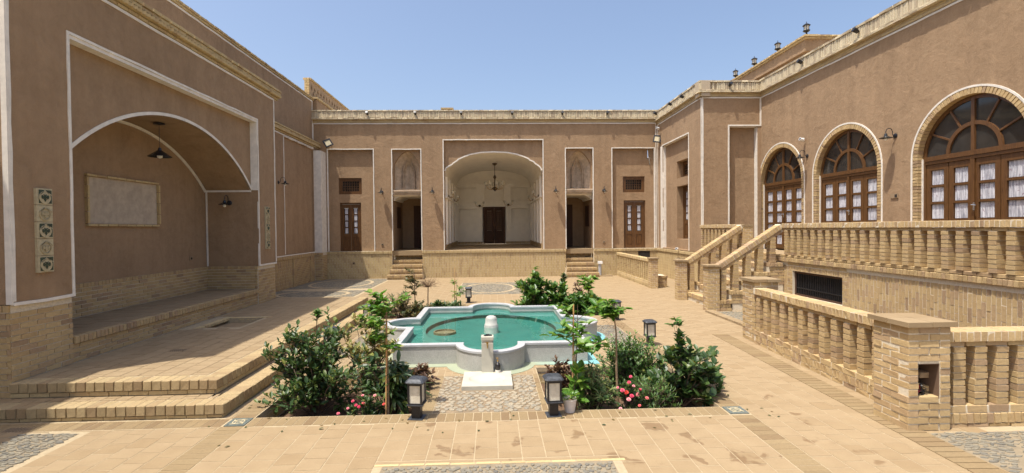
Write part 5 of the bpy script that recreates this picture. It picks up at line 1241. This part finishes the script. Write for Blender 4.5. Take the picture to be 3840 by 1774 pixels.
def tree(label,base,h,crown_r,crown_c,shape,lmat,n,L,seed,trunk_r=.014,nb=8,stake=None,bark='bark',group='young garden trees',cap=120,lean=(0,0),spread=1.0,droop=.2):
    rg=random.Random(seed); b=Vector(base); t=thing('young_tree',label,'tree',base,group); m=MB(); mats=[]
    top=b+Vector((lean[0],lean[1],h)); cz=b.z+crown_c
    tr=[b,b.lerp(top,.35)+rv(rg,.008),b.lerp(top,.7)+rv(rg,.01),top]; m.tube(tr,[trunk_r,trunk_r*.85,trunk_r*.6,trunk_r*.3],7)
    for i in range(nb):
        f=(crown_c+(h-crown_c)*rg.uniform(0,.95))/h; q=b.lerp(top,min(1,f)); a=rg.uniform(0,2*PI)
        d=Vector((math.cos(a),math.sin(a),rg.uniform(.1,.9))).normalized(); ln=crown_r*rg.uniform(.55,1.1)*spread; e=q+d*ln
        m.tube([q,q.lerp(e,.5)+Vector((0,0,.02)),e],[trunk_r*.4,trunk_r*.3,trunk_r*.15],4)
        k=max(3,int(n*1.5)//nb)
        for j in range(k):
            g=rg.uniform(.2,1); pp=q.lerp(e,g); az=j*2.4
            o=Vector((math.cos(az),math.sin(az),rg.uniform(-.2,.6)-droop)); mats.append(leafmat(pp+rv(rg,.012),(o+d*.6).normalized(),L*rg.uniform(.65,1.2),rg.uniform(-.6,.6)))
    m.build('trunk',bark,t); emit(t,'leaf',mats,LEAF[shape],lmat,cap=cap,rest='crown')
    if stake:
        for (x,y,z0,x1,y1,z1) in stake: MB().tube([(x,y,z0),(x1,y1,z1)],.009,7).build('stake','stake',t)
    return t
zs=-.22
shrub('large dark green shrub spilling over the left edge of the front left bed',(-2.08,5.85,zs),.78,.52,.46,'oval','leaf_dark',1900,.066,nb=34,seed=11,cap=300,bias=(.05,0,0),low=.12)
shrub('yellowing shrub behind the dark one in the front left bed',(-1.72,6.62,zs),.84,.42,.30,'oval','leaf_yellow',560,.065,nb=20,seed=12,cap=150,low=.35,dens=.5)
shrub('deep green shrub with long drooping leaves in the front left bed',(-1.18,5.62,zs),.50,.32,.28,'long','leaf_dark',520,.125,nb=22,seed=13,cap=300,droop=.7,low=.3)
shrub('low rose bush with pink and red blooms in the front left bed',(-1.42,5.40,zs),.14,.26,.12,'small','leaf_dark',520,.045,nb=18,seed=14,cap=150,low=.2,name='rose_bush',cat='rose bush',group='rose bushes',
  blooms=[(-1.53,5.36,.10,.035),(-1.46,5.34,.045,.04),(-1.50,5.36,.055,.036),(-1.42,5.36,.075,.036),(-1.30,5.38,.15,.035),(-1.20,5.36,.06,.033),(-1.58,5.34,.03,.03),(-1.68,5.33,-.02,.034),(-1.44,5.42,.14,.03)])
shrub('small round brown-leaved bush by the left front path lamp',(-.93,6.12,zs),.24,.20,.18,'oval','leaf_brown',560,.062,nb=22,seed=15,cap=200,low=.05,dens=.3,kind='bush',cat='bush',group='brown-leaved bushes')
tree('slender staked young tree in the front left bed',(-1.17,5.42,zs),1.42,.26,.85,'oval','leaf_bright',230,.085,21,nb=12,stake=[(-1.19,5.40,zs,-1.17,5.42,.95)],cap=230)
tree('young tree with a thin brown trunk behind the staked one on the left',(-1.62,6.70,zs),.98,.26,.55,'oval','leaf_bright',260,.08,22,nb=11,cap=150)
shrub('bright green whorled shoot above the front left shrubs',(-2.20,6.2,zs),.98,.04,.04,'long','leaf_mid',60,.07,nb=3,seed=16,cap=60,low=.95,kind='plant',cat='plant',stemr=.005,dens=.9)
# front right bed
shrub('small round brown-leaved bush by the right front path lamp',(.82,6.05,zs),.27,.20,.18,'oval','leaf_brown',480,.062,nb=20,seed=25,cap=200,low=.05,dens=.3,kind='bush',cat='bush',group='brown-leaved bushes')
tree('staked young lemon tree with big glossy leaves by the white flowerpot',(.90,5.55,zs),1.30,.40,.72,'oval','leaf_bright',120,.125,31,trunk_r=.008,nb=12,stake=[(.875,5.50,zs,.90,5.53,1.08),(.93,5.52,zs,.91,5.53,.55)],cap=120,bark='bark_dark',lean=(.05,0))
shrub('leafy lemon seedling with large pale leaves behind the flowerpot',(.90,5.40,zs),.42,.10,.09,'oval','leaf_bright',44,.125,nb=4,seed=26,cap=60,low=.8,kind='seedling',cat='seedling',stemr=.006,dens=.3)
tree('slim bare-trunked young tree rising through the front right bed',(1.50,5.92,zs),1.26,.17,1.05,'oval','leaf_bright',110,.105,32,trunk_r=.017,nb=8,cap=110,lean=(-.06,0))
shrub('yellow-green variegated shrub in the front right bed',(1.16,5.70,zs),.33,.30,.28,'long','leaf_variegated',620,.075,nb=24,seed=27,cap=250,low=.1,dens=.3)
shrub('rose bush with bright pink blooms in the front right bed',(1.48,5.42,zs),.20,.22,.13,'small','leaf_dark',560,.045,nb=20,seed=28,cap=150,low=.2,name='rose_bush',cat='rose bush',group='rose bushes',
  blooms=[(1.50,5.36,.30,.036),(1.48,5.35,.24,.042),(1.53,5.35,.20,.034),(1.40,5.33,.16,.05),(1.44,5.32,.14,.05),(1.50,5.32,.10,.048),(1.57,5.33,.11,.05),(1.60,5.34,.16,.036),(1.46,5.3,.07,.05),(1.67,5.33,.07,.042),(1.37,5.30,-.03,.04),(1.33,5.28,-.09,.04),(1.58,5.30,.0,.034),(1.35,5.34,.19,.03)])
shrub('dense fine-leaved green shrub filling the middle of the front right bed',(1.82,6.32,zs),.44,.44,.42,'small','leaf_mid',3000,.048,nb=60,seed=29,cap=150,low=.1,dens=.25)
shrub('low fine-leaved olive shrub at the front edge of the right bed',(1.80,5.55,zs),.24,.26,.26,'thin','leaf_mid',1300,.055,nb=34,seed=30,cap=150,low=.1,dens=.25)
shrub('glossy round-leaved dark shrub at the right end of the front right bed',(2.22,5.80,zs),.52,.40,.42,'round','leaf_dark',640,.085,nb=26,seed=33,cap=300,low=.15,bias=(.12,0,.0))
shrub('upright leafy spray above the glossy shrub on the right',(2.22,5.88,zs),.90,.10,.08,'oval','leaf_mid',44,.075,nb=4,seed=34,cap=70,low=.85,kind='plant',cat='plant',stemr=.005,dens=.55)
# back left bed
shrub('browning olive-leaved shrub in the back left bed',(-2.15,11.35,zs),.46,.40,.40,'long','leaf_olive',620,.09,nb=26,seed=41,cap=150,low=.2,dens=.4)
shrub('low brown-green shrub in front of the thin dark tree, back left bed',(-1.72,11.2,zs),.22,.35,.26,'oval','leaf_olive',420,.075,nb=22,seed=42,cap=120,low=.1)
tree('thin dark-leaved tree in the back left bed',(-1.90,11.9,zs),1.20,.30,.45,'oval','leaf_olive',200,.085,43,nb=14,bark='bark_dark',cap=150)
shrub('low dark green leafy plants along the back left bed',(-1.20,11.75,zs),.18,.34,.26,'long','leaf_dark',420,.13,nb=20,seed=44,cap=200,low=.3,dens=.4,kind='bush',cat='bush')
shrub('dark green leafy plant at the right end of the back left bed',(-.92,11.95,zs),.20,.18,.2,'long','leaf_dark',220,.13,nb=12,seed=45,cap=200,low=.3,dens=.4,kind='bush',cat='bush')
tree('little staked sapling in the back left bed',(-.95,12.25,zs),.95,.20,.45,'long','leaf_bright',90,.10,46,trunk_r=.008,nb=8,stake=[(-.98,12.25,zs,-.95,12.25,1.0)],cap=90,lean=(.05,0))
t=thing('bare_tree','leafless little tree with a twiggy round crown, back left bed','tree',(-1.62,12.2,zs),'young garden trees')
rg=random.Random(5); m=MB(); m.tube([(-1.62,12.2,zs),(-1.62,12.2,.25),(-1.61,12.2,.55)],[.018,.015,.012],6); m.build('trunk','bark',t); m=MB()
for i in range(60):
    d=Vector((rg.gauss(0,1),rg.gauss(0,1),rg.uniform(.1,1.6))).normalized(); s=Vector((-1.61,12.2,.52)); e=s+d*rg.uniform(.18,.34); mid=s.lerp(e,.5); m.tube([s,mid,e],[.005,.004,.002],3)
    for k in range(3): m.tube([mid.lerp(e,k*.3),mid.lerp(e,k*.3)+rv(rg,.05)+d*.05],[.003,.0015],3)
m.build('twigs','bark',t)
t=thing('prickly_pear','pale green prickly pear cactus by the rim of the pool, back left bed','cactus',(-1.42,11.35,zs))
rg=random.Random(9)
for i in range(9):
    x=-1.42+rg.uniform(-.22,.25); y=11.3+rg.uniform(-.12,.12); z=zs+.02+rg.uniform(0,.12); a=rg.uniform(-.5,.5); s=rg.uniform(.8,1.2)
    F=Matrix.Translation((x,y,z))@Matrix.Rotation(rg.uniform(-1,1),4,'Z')@Matrix.Rotation(a,4,'Y')
    vs=[];fs=[]; n1=10
    pr=[(0,0),(.03,.03),(.06,.09),(.068,.14),(.05,.19),(.02,.215),(0,.22)]
    for i2 in range(n1):
        an=2*PI*i2/n1
        for r_,z_ in pr: vs.append((r_*math.cos(an)*s,r_*math.sin(an)*.25*s,z_*s))
    for i2 in range(n1):
        j=(i2+1)%n1
        for k in range(len(pr)-1): fs.append((i2*7+k,j*7+k,j*7+k+1,i2*7+k+1))
    MB(F).add(vs,fs).build('pad','cactus',t,smooth=True)
# back right bed
shrub('tall bright green shrub at the left of the back right bed',(.92,11.7,zs),.82,.42,.40,'oval','leaf_mid',900,.12,nb=34,seed=51,cap=300,low=.15,dens=.35)
shrub('upright spray of narrow leaves above the back right shrub',(.98,11.75,zs),1.12,.07,.07,'long','leaf_bright',90,.10,nb=4,seed=52,cap=90,low=.85,kind='plant',cat='plant',stemr=.006,dens=.6)
shrub('mid green leafy shrub in the middle of the back right bed',(1.52,11.7,zs),.60,.38,.34,'oval','leaf_mid',640,.12,nb=28,seed=53,cap=250,low=.15,dens=.35)
shrub('dark upright spray in the middle of the back right bed',(1.72,12.1,zs),.98,.08,.08,'oval','leaf_dark',130,.07,nb=5,seed=54,cap=100,low=.8,kind='plant',cat='plant',stemr=.006,dens=.5)
shrub('brownish small-leaved shrub behind the back right bed',(2.12,12.1,zs),.64,.26,.22,'small','leaf_brown',330,.06,nb=16,seed=55,cap=100,low=.4,dens=.5)
shrub('broad-leaved green shrub at the front of the back right bed',(1.95,11.15,zs),.44,.48,.34,'round','leaf_mid',760,.115,nb=32,seed=56,cap=300,low=.15,dens=.35)
shrub('broad-leaved green shrub at the right end of the back right bed',(2.32,11.35,zs),.44,.26,.32,'round','leaf_mid',400,.11,nb=20,seed=57,cap=200,low=.15,dens=.35)
tree('young lemon tree with upturned leaves in the back right bed',(2.2,11.6,zs),.98,.28,.55,'oval','leaf_bright',110,.13,58,nb=9,bark='bark_dark',cap=110,lean=(.08,0),droop=-.1)
# dry twigs by the right lamp
t=thing('dry_twigs','dry twigs lying on the pebbles beside the right hand lamp','twigs',(2.35,9.6,0)); m=MB(); rg=random.Random(8)
for i in range(26):
    a=rg.uniform(0,2*PI); p=Vector((2.35+rg.gauss(0,.12),9.7+rg.gauss(0,.25),.01)); q=p+Vector((math.cos(a),math.sin(a),rg.uniform(0,.3)))*rg.uniform(.1,.3); m.tube([p,p.lerp(q,.5)+rv(rg,.01)+Vector((0,0,.02)),q],[.004,.003,.002],3)
m.build('twig','bark',t,kind='stuff')
# flowerpot
t=thing('flowerpot','white plastic flowerpot with a small green plant at the path edge','flowerpot',(.795,5.18,0))
MB().lathe([(0,.0),(.052,.0),(.072,.125),(.078,.128),(.078,.145),(.070,.145),(.066,.12),(0,.118)],(.795,5.18,0),24).build('pot','pot',t,smooth=False); MB().lathe([(.068,.119),(0,.123)],(.795,5.18,0),16).build('potting_soil','soil',t)
rg=random.Random(77); ms=[]
for i in range(70):
    a=rg.uniform(0,2*PI); rr=rg.random()**.5*.075; ms.append(leafmat(Vector((.795+rr*math.cos(a),5.18+rr*math.sin(a),.14+rg.uniform(0,.05))),Vector((math.cos(a),math.sin(a),rg.uniform(.0,.9))),rg.uniform(.028,.05),rg.uniform(-.5,.5)))
emit(t,'leaf',ms,LEAF['oval'],'leaf_bright')
t=thing('fallen_leaves','scattered dry leaves on the paving round the garden beds','fallen leaves',(0,5,0)); t['kind']='stuff'
rg=random.Random(12); ms=[]
for i in range(70):
    x=rg.uniform(-2.9,3.0); y=rg.choice((rg.uniform(4.5,5.2),rg.uniform(4.9,5.2),rg.uniform(5.2,7.5))); 
    if y>5.2: x=rg.choice((-2.62,2.55,2.75))+rg.gauss(0,.08)
    ms.append(leafmat(Vector((x,y,.004)),Vector((rg.gauss(0,1),rg.gauss(0,1),.12)),rg.uniform(.025,.05),rg.uniform(-.3,.3)))
emit(t,'leaf',ms,LEAF['oval'],'leaf_olive',cap=0,rest='leaves')
print('objects',len(bpy.data.objects))
